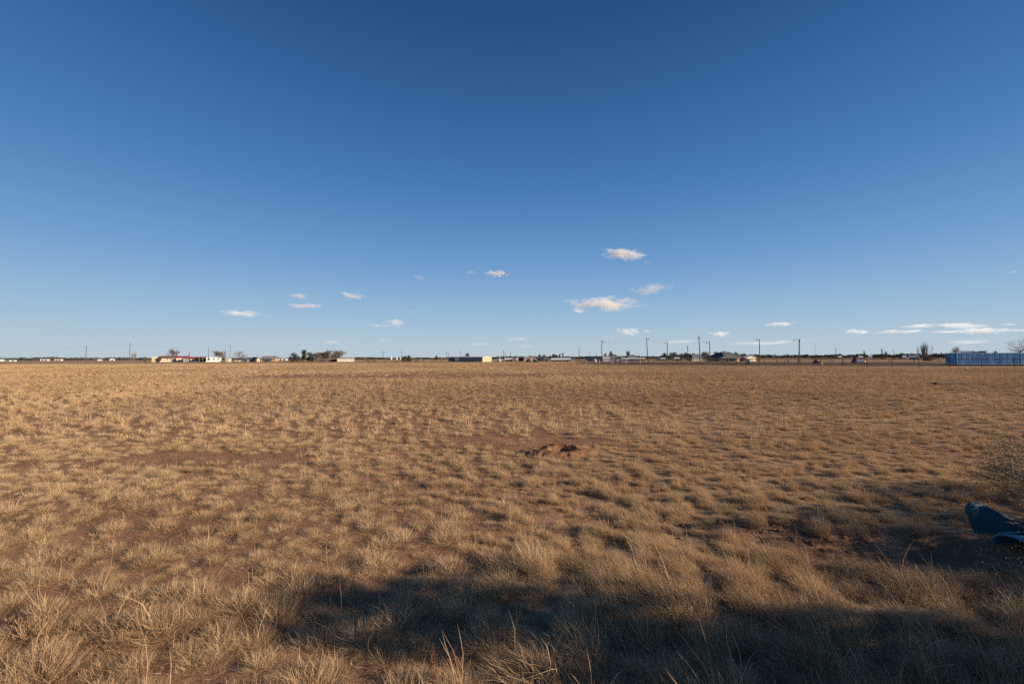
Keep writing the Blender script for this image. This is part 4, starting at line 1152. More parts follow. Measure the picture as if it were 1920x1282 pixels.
    for n_, (px_, w_, y_, lb) in enumerate(((1478, 2.2, 676, 'white corral gate post sign left of the thick lamp pole'), (1474, 6, 675.2, 'pale board feeder rack left of the thick lamp pole'), (1557, 8, 675.6, 'pale board feeder rack right of the pink tub'))):
        dd = 112; e = empty('feeder_rack', (gx(px_, dd), dd, 0), facing(px_), lb, 'feeder'); ww = w_ / FP * dd * .5; hh = max(.5, zh(px_, y_, dd))
        q = MB(); q.box(-ww, ww, -.3, .3, hh - .14, hh); q.build('tray', WHITE, e)
        for xx in (-ww + .05, ww - .05):
            q = MB(); q.box(xx - .05, xx + .05, -.28, .28, 0, hh - .143); q.build('leg', WHITE if n_ != 1 else WOODL, e)
    # corral: rail panels
    def corral(lb, pxa, pxb, da, db, hgt, rails, step, m):
        A = Vector((gx(pxa, da), da, 0)); B = Vector((gx(pxb, db), db, 0)); Ln = (B - A).length; n = max(2, int(Ln / step)); dr = (B - A).normalized()
        e = empty('corral_fence', A, math.atan2(dr.y, dr.x), lb, 'fence', 'pipe and board corral fences')
        for q_ in range(n + 1):
            f = MB(); x = Ln * q_ / n; f.tube([(x, 0, -.1), (x, 0, hgt)], .05, 6); f.build('post', m, e)
        for r_ in range(rails):
            f = MB(); z = hgt * (r_ + 1) / rails - .06; f.tube([(0, -.06, z), (Ln * .5, -.06, z + .01), (Ln, -.06, z)], .035 if r_ < rails - 1 else .05, 6); f.build('rail', m, e)
    corral('grey pipe corral along the front left below the warehouses', 1075, 1200, 128, 122, 1.25, 3, 3.2, SILV)
    corral('brown pipe corral between the two middle lamp poles', 1180, 1300, 118, 112, 1.3, 3, 3.0, RUSTP)
    corral('brown corral rails before the hip roofed house', 1300, 1410, 112, 104, 1.3, 3, 3.0, WOODL)
    corral('long rusty corral rails right of the boxy white tank', 1410, 1500, 104, 106, 1.25, 2, 3.0, RUSTP)
    corral('rusty corral rails behind the dark red car', 1500, 1620, 118, 112, 1.25, 2, 3.4, RUSTP)
    corral('far wooden corral behind the middle lamp poles', 1215, 1330, 150, 150, 1.4, 3, 4.0, WOODL)
    corral('far pale corral rails beyond the thick lamp pole', 1400, 1560, 150, 150, 1.3, 2, 5.0, WOODL)
    corral('dark corral rails left of the blue container', 1620, 1762, 104, 100, 1.0, 2, 4.0, RUSTP)
    # lumps and roofs on the right horizon
    G5 = 'dark tree lumps on the far right horizon'
    for n_, (px_, y_, w_, lb) in enumerate(((1532, 664.6, 18, 'flat wide dark tree lump right of the radio mast foot'), (1559, 664.8, 15, 'dark tree lump left of the thin far pole'), (1573, 664.0, 9, 'small round dark tree right of the thin far pole'), (1611, 663.2, 18, 'long sloping dark tree lump above the upturned boat'), (1642, 664.2, 18, 'long low dark tree lump right of the thin bare saplings'), (1655, 663.8, 12, 'dark tree lump under the bushy bare sapling'), (1691, 662.2, 10, 'tall dark tree lump left of the blue roofed shed'), (1680, 664.2, 16, 'low dark tree lump left of the tall one'), (1752, 662.8, 10, 'dark tree lump right of the upright bare tree'), (1766, 664, 14, 'low dark tree lump touching the blue container'))):
        leafy_tree(lb, px_, y_ - .5, 340, w_ * 1.45, 'round', FARL, 1500, 170 + n_, G5, low=.02)
    for n_, (px_, y_, w_, lb) in enumerate(((1620, 655, 5, 'thin feathery bare sapling above the upturned boat'), (1653.5, 650.5, 4, 'slim pointed bare sapling'), (1660.5, 656, 7, 'bushy bare sapling right of the slim pointed one'))):
        bare_tree(lb, px_, y_, 280, w_, 3, 3, seed=190 + n_, tr=.03, up=.5, twig=BARKL)
    for n_, (a_, b_, y_, lb, r_, m_) in enumerate(((1572.5, 1576.5, 667, 'tiny white house under the small round dark tree', WROOF, WHITE), (1610, 1616.5, 667.2, 'tiny white house under the long sloping tree lump', WROOF, WHITE), (1630.5, 1632.5, 665.5, 'tiny upright white shed right of the feathery sapling', WROOF, WHITE), (1693, 1697, 666.5, 'tiny pale house right under the tall dark tree lump', WROOF, PALE))):
        house('house', lb, 'house', a_, b_, y_, 300, 5, 'gable', .6, wm=m_, rm=r_, wins=[(.3, .6, .4, .8)], grp='tiny houses on the far right horizon')
    house('shed', 'blue grey roofed shed left of the upright bare tree', 'shed', 1704, 1722, 666.2, 240, 8, 'gable', .5, wm=SLATE, rm=SILV, doors=[(.4, .6, .8, NAVY)])
    bare_tree('upright bare poplar clump left of the blue container', 1733, 637.5, 175, 22, 3, 3, seed=201, bark=BARKL, twig=BARKL, tr=.018, up=1.1, stems=9)
    bush('reddish brush at the foot of the upright bare poplar', 1736, 659.5, 172, 26, TWIG, 900, 202)
    bare_tree('rounded bare tree behind the left end of the blue container', 1791.5, 648, 170, 28, 4, 4, seed=203, bark=BARK, twig=BARKL, tr=.02)
    bare_tree('large dark bare tree at the right edge of the photo', 1917, 629.5, 125, 66, 4, 4, seed=204, bark=TWIGD, twig=TWIGD, tr=.014)
    bare_tree('small bare tree above the middle of the blue container', 1866, 656.5, 190, 10, 4, 4, seed=205, tr=.03)
    house('house', 'grey roofed building seen over the blue container', 'house', 1803, 1824, 657.6, 160, 9, 'gable', .8, wm=GREYW, rm=SILV)
    house('house', 'dark flat building seen over the blue container', 'house', 1824, 1836, 659, 150, 6, 'flat', wm=DKWALL, rm=DROOF)
    house('house', 'small blue grey cabin seen over the blue container', 'house', 1838, 1847.5, 657.8, 150, 5, 'flat', wm=SLATE, rm=SILV)


def build_containers():
    bl = bpy.data.materials.new('faded_blue_container_paint'); n, l = nodes_of(bl)
    b = n['Principled BSDF']; b.inputs['Roughness'].default_value = .55; b.inputs['Specular IOR Level'].default_value = .3
    tc = n.new('ShaderNodeTexCoord'); mp = n.new('ShaderNodeMapping'); mp.inputs['Scale'].default_value = (.9, .9, .28)
    nz = n.new('ShaderNodeTexNoise'); nz.inputs['Scale'].default_value = 1.6; nz.inputs['Detail'].default_value = 6; nz.inputs['Roughness'].default_value = .7
    rp = n.new('ShaderNodeValToRGB'); e = rp.color_ramp.elements
    e[0].position = .36; e[0].color = (.05, .18, .38, 1); e[1].position = .66; e[1].color = (.32, .48, .62, 1)
    q = e.new(.52); q.color = (.125, .30, .49, 1)
    l.new(tc.outputs['Object'], mp.inputs['Vector']); l.new(mp.outputs['Vector'], nz.inputs['Vector']); l.new(nz.outputs['Fac'], rp.inputs['Fac']); l.new(rp.outputs['Color'], b.inputs['Base Color'])
    d = 84.0

    def container(lb, px0, px1, yaw):
        L = (px1 - px0) / FP * d; h = zh((px0 + px1) / 2, 661.3, d)
        e = empty('shipping_container', (gx(px0, d), d, 0), yaw, lb, 'container', 'blue shipping containers at the right edge')
        D = 2.44; p = .278
        pr = []
        x = 0.12
        while x < L - .12 - p:
            pr += [(x, .0), (x + .07, .0), (x + .104, .036), (x + .174, .036)]; x += p
        pr.append((L - .12, 0))
        m_ = MB(); k = len(pr)
        z0, z1 = .30, h - .13
        v = [(a, y, z0) for a, y in pr] + [(a, y, z1) for a, y in pr]
        m_.add(v, [(i, i + 1, k + i + 1, k + i) for i in range(k - 1)])
        m_.box(.12, L - .12, .05, D - .02, z0, z1)
        m_.build('side_panel', bl, e)
        for xx in (0, L - .12):
            m_ = MB(); m_.box(xx, xx + .12, -.02, .14, .16, h); m_.box(xx, xx + .12, D - .14, D, .16, h); m_.build('corner_post', bl, e)
        m_ = MB(); m_.box(.122, L - .122, -.015, .06, h - .13, h - .01); m_.build('top_rail', bl, e)
        m_ = MB(); m_.box(.122, L - .122, -.015, .06, .16, .297); m_.build('bottom_rail', bl, e)
        m_ = MB(); m_.box(.125, L - .125, .062, D - .145, h - .1, h - .03); m_.build('roof', bl, e)
        m_ = MB(); m_.box(.12, L - .12, .15, D - .15, .02, .157)
        for t in (.02, .5, .97):
            m_.box(L * t, L * t + .3, -.01, D, -.05, .018)
        m_.build('underframe', BLACK, e)
        for s in (0, 1):
            m_ = MB(); m_.box(-.055, -.003, .145 + s * 1.08, .145 + s * 1.08 + 1.06, .3, h - .14); dr = m_.build('door', bl, e)
            m_ = MB(); m_.tube([(-.08, .5 + s * 1.4, .32), (-.08, .5 + s * 1.4, h - .16)], .02, 6); m_.build('lock_rod', SILV, dr)
        return e
    container('long faded blue shipping container with pale streaks on its ribbed side', 1793, 1904, R(-5))
    container('paler blue shipping container cut off by the right edge', 1907, 2020, R(-5))
    # pale worn stripe sheet on the first container


def build_fence():
    xs = [1064, 1081, 1098, 1116, 1134, 1153, 1173, 1194, 1216, 1239, 1263, 1288.5, 1315, 1343, 1373, 1405, 1437, 1468, 1496, 1537, 1580, 1624.5, 1671.5, 1722, 1780, 1839, 1900, 1966, 2036]
    xs = [1064, 1082, 1101, 1121, 1142, 1164, 1187, 1216, 1245, 1270, 1297, 1326.5, 1357, 1388, 1421, 1457, 1495.5, 1537, 1579.5, 1624.5, 1671.5, 1722, 1780, 1839, 1900, 1966, 2036]
    e = empty('pipe_fence', (0, 0, 0), 0, 'rusty pipe rail fence with thin wire crossing the right half of the field', 'fence')
    pts = []
    for x in xs:
        r = (x - 960) / FP; X = 97.1 * r / (1 + .47 * r); Y = X / r
        pts.append((X, Y))
        m_ = MB(); m_.tube([(X, Y, -.1), (X, Y, 1.24)], .038, 6); m_.build('post', RUSTP, e)
    m_ = MB(); m_.tube([(X, Y, 1.27) for X, Y in pts], .036, 6); m_.build('top_rail', RUSTP, e)
    m_ = MB()
    for z in (.12, .3, .48, .66, .84, 1.02):
        m_.tube([(X, Y - .05, z) for X, Y in pts], .0035, 3)
    for (X0, Y0), (X1, Y1) in zip(pts[:-1], pts[1:]):
        for t in np.arange(0, 1, .1):
            X = X0 + (X1 - X0) * t; Y = Y0 + (Y1 - Y0) * t
            m_.tube([(X, Y - .055, .08), (X, Y - .055, 1.22)], .003, 3, False)
    m_.build('wire_mesh', WIRE, e)


def build_treeline():
    prof = [(-400, 671), (0, 672), (60, 671.5), (100, 670.6), (140, 671.8), (240, 671), (290, 671), (420, 671.5), (540, 671.5), (640, 670.6), (735, 670.8), (830, 671), (930, 669.3), (1070, 669), (1220, 668.5), (1330, 667.5), (1430, 666.3), (1520, 666), (1600, 665.8), (1700, 665), (1800, 664.3), (2000, 663.5), (2400, 662)]
    rs = np.random.default_rng(5)
    n = 60000
    px = rs.uniform(-380, 2300, n)
    d = rs.uniform(620, 760, n)
    top = np.interp(px, [p[0] for p in prof], [p[1] for p in prof])
    lump = .45 + 1.25 * fbm(px / 9.0, d / 90, 31, 3)
    h = (H + (673.8 - .0032 * px - top) * d / FP) * lump
    z = h * rs.uniform(0, 1, n) ** 1.25
    p = np.stack([(px - 960) / FP * d, d, z], 1)
    a = rs.normal(0, 1, (n, 3)); a /= np.linalg.norm(a, axis=1)[:, None]
    b = np.cross(a, rs.normal(0, 1, (n, 3))); b /= np.linalg.norm(b, axis=1)[:, None]
    s = rs.uniform(1.1, 2.6, (n, 1))
    v = np.stack([p - a * s * .5, p + b * s * .4, p + a * s * .5, p - b * s * .4], 1).reshape(-1, 3)
    v[:, 2] = np.clip(v[:, 2], 0, None)
    o = quads_obj('distant_treeline', v, FARL)
    tag(o, 'low dark line of far trees along the whole horizon', 'trees', kind='stuff')


def strip_poly(name, pts, z, m):
    """flat ragged patch of ground lying on the prairie sheet"""
    f = MB(); out = []
    for (x0, y0), (x1, y1) in zip(pts, pts[1:] + pts[:1]):
        k = max(2, int(math.hypot(x1 - x0, y1 - y0) / 1.5))
        for i in range(k):
            t = i / k; x = x0 + (x1 - x0) * t; y = y0 + (y1 - y0) * t
            out.append((x + random.gauss(0, .5), y + random.gauss(0, .9), z))
    f.add(out, [tuple(range(len(out)))])
    return tag(f.build(name, m), None, None, kind='structure')


def build_grounds():
    dirt = mat('churned_corral_dirt', (.085, .055, .036), .95, .25, .35, col2=(.15, .10, .066), bump=.4, spec=.02)
    P = [(gx(1040, 128), 128), (gx(1200, 104), 104), (gx(1400, 92), 92), (gx(1620, 82), 82), (gx(1780, 78), 78), (gx(1960, 74), 74), (gx(2300, 72), 72), (gx(2300, 110), 110), (gx(1900, 116), 116), (gx(1600, 134), 134), (gx(1300, 150), 150), (gx(1060, 150), 150)]
    strip_poly('corral_ground', P, .012, dirt)


for fn in (build_far_left, build_homestead, build_grove, build_centre, build_right, build_containers, build_fence, build_treeline, build_grounds):
    fn()


# ------------------------------------------------------------------ clouds
def build_clouds():
    m = bpy.data.materials.new('cloud_vapour'); n, l = nodes_of(m)
    n.remove(n['Principled BSDF']); out = n['Material Output']
    tc = n.new('ShaderNodeTexCoord'); oi = n.new('ShaderNodeObjectInfo')
    ln = n.new('ShaderNodeVectorMath'); ln.operation = 'LENGTH'; l.new(tc.outputs['Object'], ln.inputs[0])
    nz = n.new('ShaderNodeTexNoise'); nz.noise_dimensions = '4D'; nz.inputs['Scale'].default_value = 1.7; nz.inputs['Detail'].default_value = 6; nz.inputs['Roughness'].default_value = .62
    wv = n.new('ShaderNodeMath'); wv.operation = 'MULTIPLY'; wv.inputs[1].default_value = 60; l.new(oi.outputs['Random'], wv.inputs[0]); l.new(wv.outputs[0], nz.inputs['W'])
    mp = n.new('ShaderNodeMapping'); mp.inputs['Scale'].default_value = (1.7, 1.0, .8); l.new(tc.outputs['Object'], mp.inputs['Vector']); l.new(mp.outputs['Vector'], nz.inputs['Vector'])

    def M(op, a, b, c=None):
        x = n.new('ShaderNodeMath'); x.operation = op
        for i, q in enumerate((a, b, c)):
            if q is None: continue
            if hasattr(q, 'node'): l.new(q, x.inputs[i])
            else: x.inputs[i].default_value = q
        return x.outputs[0]
    sh = M('SUBTRACT', 1.0, ln.outputs['Value'])
    v = M('ADD', M('MULTIPLY', sh, 1.25), M('MULTIPLY', M('SUBTRACT', nz.outputs['Fac'], .5), 3.4))
    v = M('SUBTRACT', v, .46)
    mr = n.new('ShaderNodeMapRange'); mr.inputs['From Min'].default_value = 0; mr.inputs['From Max'].default_value = .8; l.new(v, mr.inputs['Value'])
    sx = n.new('ShaderNodeSeparateColor'); l.new(oi.outputs['Color'], sx.inputs[0])
    den = M('MULTIPLY', mr.outputs[0], sx.outputs['Red'])
    vs = n.new('ShaderNodeVolumeScatter'); vs.inputs['Color'].default_value = (.90, .91, .96, 1); vs.inputs['Anisotropy'].default_value = .1
    l.new(den, vs.inputs['Density']); l.new(vs.outputs[0], out.inputs['Volume'])
    bm = bmesh.new(); bmesh.ops.create_icosphere(bm, subdivisions=3, radius=1); me = bpy.data.meshes.new('cloud'); bm.to_mesh(me); bm.free(); me.materials.append(m)
    rows = [(1168, 475, 52, 10, 4, 3.0, 'broken white cloud, highest one right of centre'), (1198, 482, 20, 8, -24, 1.4, 'wispy tail rising right of the highest cloud'), (1219, 491, 12, 3, -4, .7, 'tiny wisp below the tail of the highest cloud'),
            (930, 512, 30, 7, 2, 3.0, 'small solid white cloud left of the highest one'), (882, 510, 24, 3, 3, .5, 'row of faint specks left of the small solid cloud'), (786, 520, 17, 5, 16, .9, 'faint thin slanting cloud left of the row of specks'),
            (1128, 571, 84, 15, 2, 3.6, 'largest flat cloud with a grey shaded left part'), (1085, 582, 22, 6, 0, 2.2, 'bright little puff under the left end of the largest cloud'), (1165, 563, 30, 4, -10, 1.15, 'thin wisp linking the largest cloud to the streaky one'), (1222, 540, 46, 13, -8, 1.5, 'streaky fan shaped cloud rising above the right end of the largest one'),
            (558, 555, 32, 5, 4, 1.2, 'thin pinkish cloud above a second thin one at left'), (572, 573.5, 40, 6, 0, 2.2, 'thin bright cloud below the pinkish one at left'), (658, 554, 32, 7, 6, 2.2, 'small peaked cloud with a long right tail'), (452, 588, 54, 6.5, 2, 2.0, 'longest thin cloud at the far left'),
            (738, 605, 25, 9, 6, 2.6, 'small puffy cloud left of centre low down'), (712, 610, 34, 3, 0, .7, 'faint streak at the left foot of the small puffy cloud'), (776, 584, 14, 3.5, 0, .6, 'faint smudge above the small puffy cloud'), (621, 641, 30, 4, 0, .8, 'faint low cloud above the dark grove'), (724, 637, 16, 3.5, 0, .7, 'faint low smudge left of the metal building'),
            (1178, 622, 28, 10, 5, 3.0, 'round topped puffy cloud above the lamp poles'), (1214, 621.5, 12, 4, 0, 1.4, 'small puff right of the round topped cloud'), (1350, 626, 27, 5.5, 3, 2.6, 'flat little cloud above the hip roofed house'), (1150, 632, 26, 4, 0, .8, 'faint smudge under the round topped cloud'), (970, 635.5, 32, 3.5, -3, .8, 'thin grey streak low above the centre'), (900, 645, 34, 4, -3, .6, 'faint wisp low above the metal building'), (985, 649, 22, 4, 0, .8, 'small faint puff low above the centre buildings'),
            (1463, 608, 34, 5, -3, 1.3, 'faint cloud with brighter right end above the corral'), (1608, 622, 27, 6.5, 3, 3.0, 'lens shaped cloud right of the thick lamp pole'), (1576, 611, 10, 3, 0, 1.0, 'tiny puff up left of the lens shaped cloud'), (1691, 621.5, 50, 4.5, 0, 1.2, 'long thin cloud between the lens shaped cloud and the right bank'), (1724, 611, 40, 4.5, -3, 1.3, 'pale upper streak above the long thin cloud'), (1795, 611, 60, 7, 4, 1.7, 'upper bright part of the right cloud bank'), (1842, 620, 52, 7, 0, 1.9, 'lower thick part of the right cloud bank'), (1780, 622, 34, 3.5, 0, 1.4, 'thin streak below the upper part of the right bank'), (1894, 608, 20, 2.5, 0, .9, 'thin streak above the right end of the right bank'), (1905, 619, 34, 2.5, 0, .9, 'thin streak right of the right cloud bank'), (1903, 509.5, 12, 3, -8, .9, 'tiny wisp high at the right edge'), (1810, 641, 60, 5, 0, .5, 'broad faint haze streak low over the blue container'), (1440, 643, 90, 5, -2, .5, 'broad faint streak low over the corral'), (1280, 640, 60, 4, -2, .5, 'broad faint streak low over the hip roofed house')]
    for px, py, hw, hh, rot, tau, lb in rows:
        el = (hy(px) - py) / FP
        d = min(20000.0, 1300 / el)
        sx_, sz_ = hw * 1.05 / FP * d, hh * 1.12 / FP * d
        sy_ = max(sz_ * 2.0, sx_ * .8)
        o = bpy.data.objects.new('cloud', me); C.objects.link(o)
        o.location = (gx(px, d), d, H + el * d); o.scale = (sx_, sy_, sz_)
        o.rotation_euler = Euler((0, R(rot), facing(px) * .5), 'XYZ')
        k = (tau * .36 if tau > 1.05 else tau * .2) / sz_
        o.color = (k, k, k, 1)
        tag(o, lb, 'cloud', 'small white clouds low in the sky')
    try:
        m.cycles.volume_step_rate = .6
    except Exception:
        pass


build_clouds()


# ------------------------------------------------------------------ things in the near field
def build_mound():
    # burrow mound: ragged ring of dug clay around a hole
    n = 130
    u = np.linspace(-1, 1, n); X, Y = np.meshgrid(u * 1.05, u * .85, indexing='ij')
    x = X + MC[0]; y = Y + MC[1]
    r = np.sqrt((X / .74) ** 2 + (Y / .52) ** 2)
    nz = fbm(x * 5, y * 5, 61, 5) - .5
    ed = 1 - sstep(.55, 1.12, r + nz * .5)
    z = .10 * ed * (1 + .9 * nz) + .025 * ed * (fbm(x * 16, y * 16, 62, 3) - .5)
    hole = np.exp(-(((X - .03) / .17) ** 2 + ((Y + .06) / .17) ** 2) ** 1.5)
    z = z - .34 * hole
    h2 = np.exp(-(((X + .42) / .15) ** 2 + ((Y - .02) / .14) ** 2) ** 1.5); z = z - .15 * h2
    h3 = np.exp(-(((X + .28) / .12) ** 2 + ((Y - .22) / .09) ** 2) ** 1.5); z = z - .13 * h3
    h4 = np.exp(-(((X - .50) / .12) ** 2 + ((Y - .15) / .08) ** 2) ** 1.5); z = z - .12 * h4
    zz = height(x, y) + z - .03 * (1 - ed) - .002
    v = np.stack([x.ravel(), y.ravel(), zz.ravel()], 1)
    i = np.arange(n - 1)[:, None] * n + np.arange(n - 1)[None, :]
    q = np.stack([i, i + n, i + n + 1, i + 1], -1).reshape(-1, 4)
    o = np_mesh('dirt_mound', v, q.ravel(), np.arange(len(q)) * 4, np.full(len(q), 4), CLAY, smooth=True)
    tag(o, 'low mound of red dirt around an animal burrow in the grass', 'mound')


def build_clods():
    """loose lumps of red soil round the burrow and the dug hollow"""
    rs = np.random.default_rng(9); f = MB(); bm = bmesh.new(); bmesh.ops.create_icosphere(bm, subdivisions=1, radius=1)
    bv = np.array([tuple(v.co) for v in bm.verts]); bf = [tuple(v.index for v in p.verts) for p in bm.faces]; bm.free()
    spots = [(rs.normal(2.7, .5), rs.normal(4.35, .22), rs.uniform(.006, .03) if rs.random() < .96 else rs.uniform(.03, .045)) for _ in range(230)]
    spots += [(rs.normal(MC[0], .5), rs.normal(MC[1], .36), rs.uniform(.004, .014)) for _ in range(260)]
    for _ in range(900):
        Y = math.sqrt(rs.uniform(1, 110)); spots.append((rs.uniform(-1.25, 1.25) * Y, Y, rs.uniform(.003, .008)))
    for x, y, s in spots:
        z = float(height(x, y))
        rr = np.hypot((x - MC[0]) / .74, (y - MC[1]) / .55)
        if rr < 1: z += .13 * (1 - rr)
        v = bv * rs.uniform(.7, 1.3, bv.shape) * s * np.array([1.2, 1, .7]); a = rs.uniform(0, 6)
        v = np.stack([v[:, 0] * math.cos(a) - v[:, 1] * math.sin(a) + x, v[:, 0] * math.sin(a) + v[:, 1] * math.cos(a) + y, v[:, 2] + z + s * .3], 1)
        f.add(v, bf)
    tag(f.build('soil_clods', CLAY), 'loose clods of red soil scattered on bare ground', 'soil', kind='stuff')


def build_barrel():
    blue = mat('dull_blue_plastic', (.05, .17, .28), .42, .25, 5, spec=.4, bump=.05)
    dark = mat('shade_darkened_teal_plastic', (.022, .09, .125), .6, .3, 5, spec=.35)  # teal of the upright piece, made darker to stand in for bush shade
    e = empty('broken_drum', (4.40, 4.02, -.02), 0, 'split open blue plastic drum lying in shade under the dry bush', 'drum')

    def sheet(name, P, m, th=.012):
        """curved sheet from a grid of points, given thickness"""
        nu, nv = len(P), len(P[0])
        v = [p for row in P for p in row]
        me = bpy.data.meshes.new(name); f = [(i * nv + j, (i + 1) * nv + j, (i + 1) * nv + j + 1, i * nv + j + 1) for i in range(nu - 1) for j in range(nv - 1)]
        me.from_pydata(v, [], f); me.update(); me.polygons.foreach_set('use_smooth', [True] * len(f)); me.materials.append(m)
        o = bpy.data.objects.new(name, me); C.objects.link(o); o.parent = e
        s = o.modifiers.new('t', 'SOLIDIFY'); s.thickness = th; s.offset = 0
        return o
    # upright piece: a slice of the drum wall with a scooped rim, hollow side to the viewer
    P = []
    for i in range(25):
        t = i / 24
        top = .31 - .15 * float(sstep(.16, .75, t)) + .01 * math.sin(t * 11) - .05 * (1 - min(1, t / .08)) ** 2
        row = []
        for k in range(9):
            q = k / 8
            row.append((-.20 + .09 * (1 - q) + t * (.50 + .12 * q), .22 - .24 * t + .05 * (1 - (2 * t - 1) ** 2) + .05 * q * (1 - t) + .012 * math.sin(t * 14 + q * 5) * q, -.04 + (top + .04) * q))
        P.append(row)
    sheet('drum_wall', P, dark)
    # overturned half: a trough opening to the left
    P = []
    for i in range(21):
        t = i / 20; L_ = 1.3
        row = []
        for s in range(17):
            a = PI * (s / 16)
            r = .21 * (1 - .10 * math.sin(t * 3))
            cut = .16 * math.sin(a) ** 2 * (1 - t) - .06 * math.cos(a) * (1 - t)
            row.append((-.24 + t * L_ - cut * .3 + .02, -.22 - .16 * t + r * 1.25 * math.cos(a), .0 + (r * .95) * math.sin(a) - .02 + .02 * t))
        P.append(row)
    sheet('drum_half', P, blue)
    # crumpled flap joining the two
    P = []
    for i in range(9):
        t = i / 8
        P.append([(-.14 + .55 * t, -.04 - .03 * t + .03 * s, .13 + .03 * math.sin(t * 5 + s) - .015 * s) for s in range(4)])
    sheet('torn_flap', P, blue)


def dry_bush(label, x, y, h, rad, seed, nleaf, ntw):
    rs = random.Random(seed); rn = np.random.default_rng(seed)
    LF = mat('dry_yellow_bush_leaves', (.20, .13, .055), .8, .3, 12, col2=(.40, .29, .13))
    TW = mat('pale_dry_bush_twigs', (.30, .24, .18), .9, .2, 12)
    e = empty('dry_bush', (x, y, 0), 0, label, 'bush', 'dry bushes at the right edge')
    f = MB(); tips = []

    def br(p, dv, L, r, lev):
        pts = [p]; q = p.copy(); d_ = dv.copy()
        for k in range(4):
            d_ = (d_ + Vector((rs.gauss(0, .2), rs.gauss(0, .2), rs.gauss(.0, .15)))).normalized()
            q = q + d_ * L / 4
            if q.z < .02: q.z = .02 + rs.random() * .03
            pts.append(q.copy())
            if lev > 0: tips.append(q.copy())
        f.tube(pts, [r, r * .85, r * .7, r * .55, r * .35], 4, False)
        if lev < 3:
            for c in range(3 + (lev == 0) * 2):
                t = rs.uniform(.3, 1); k = min(3, int(t * 4)); b = pts[k].lerp(pts[k + 1], t * 4 - k)
                nd = (d_ + Vector((rs.gauss(0, .7), rs.gauss(0, .7), rs.gauss(.1, .5)))).normalized()
                br(b, nd, L * rs.uniform(.45, .75), max(.0016, r * .55), lev + 1)
    for s in range(ntw):
        a = rs.uniform(0, 2 * PI); up = rs.uniform(.12, 1.1)
        br(Vector((rs.gauss(0, .08), rs.gauss(0, .08), 0)), Vector((math.cos(a), math.sin(a), up)).normalized(), rad * rs.uniform(.6, 1.0), .012, 0)
    # keep inside the bush outline
    mx = max(p.z for p in tips); kz = h / mx; mr = sorted(math.hypot(p.x, p.y) for p in tips)[int(len(tips) * .95)]; kr = rad / mr
    f.v = [(a * kr, b * kr, max(.01, c * kz)) for a, b, c in f.v]
    f.build('branch', TW, e)
    T = np.array([(p.x * kr, p.y * kr, max(.02, p.z * kz)) for p in tips])
    c = rn.integers(0, len(T), nleaf)
    p = T[c] + rn.normal(0, .045, (nleaf, 3)); p[:, 2] = np.clip(p[:, 2], .01, None)
    a = rn.normal(0, 1, (nleaf, 3)); a /= np.linalg.norm(a, axis=1)[:, None]
    b = np.cross(a, rn.normal(0, 1, (nleaf, 3))); b /= np.linalg.norm(b, axis=1)[:, None]
    s = rn.uniform(.008, .02, (nleaf, 1))
    v = np.stack([p - a * s * .7, p + b * s * .4, p + a * s * .7, p - b * s * .4], 1).reshape(-1, 3)
    quads_obj('foliage', v, LF, e)
    return e


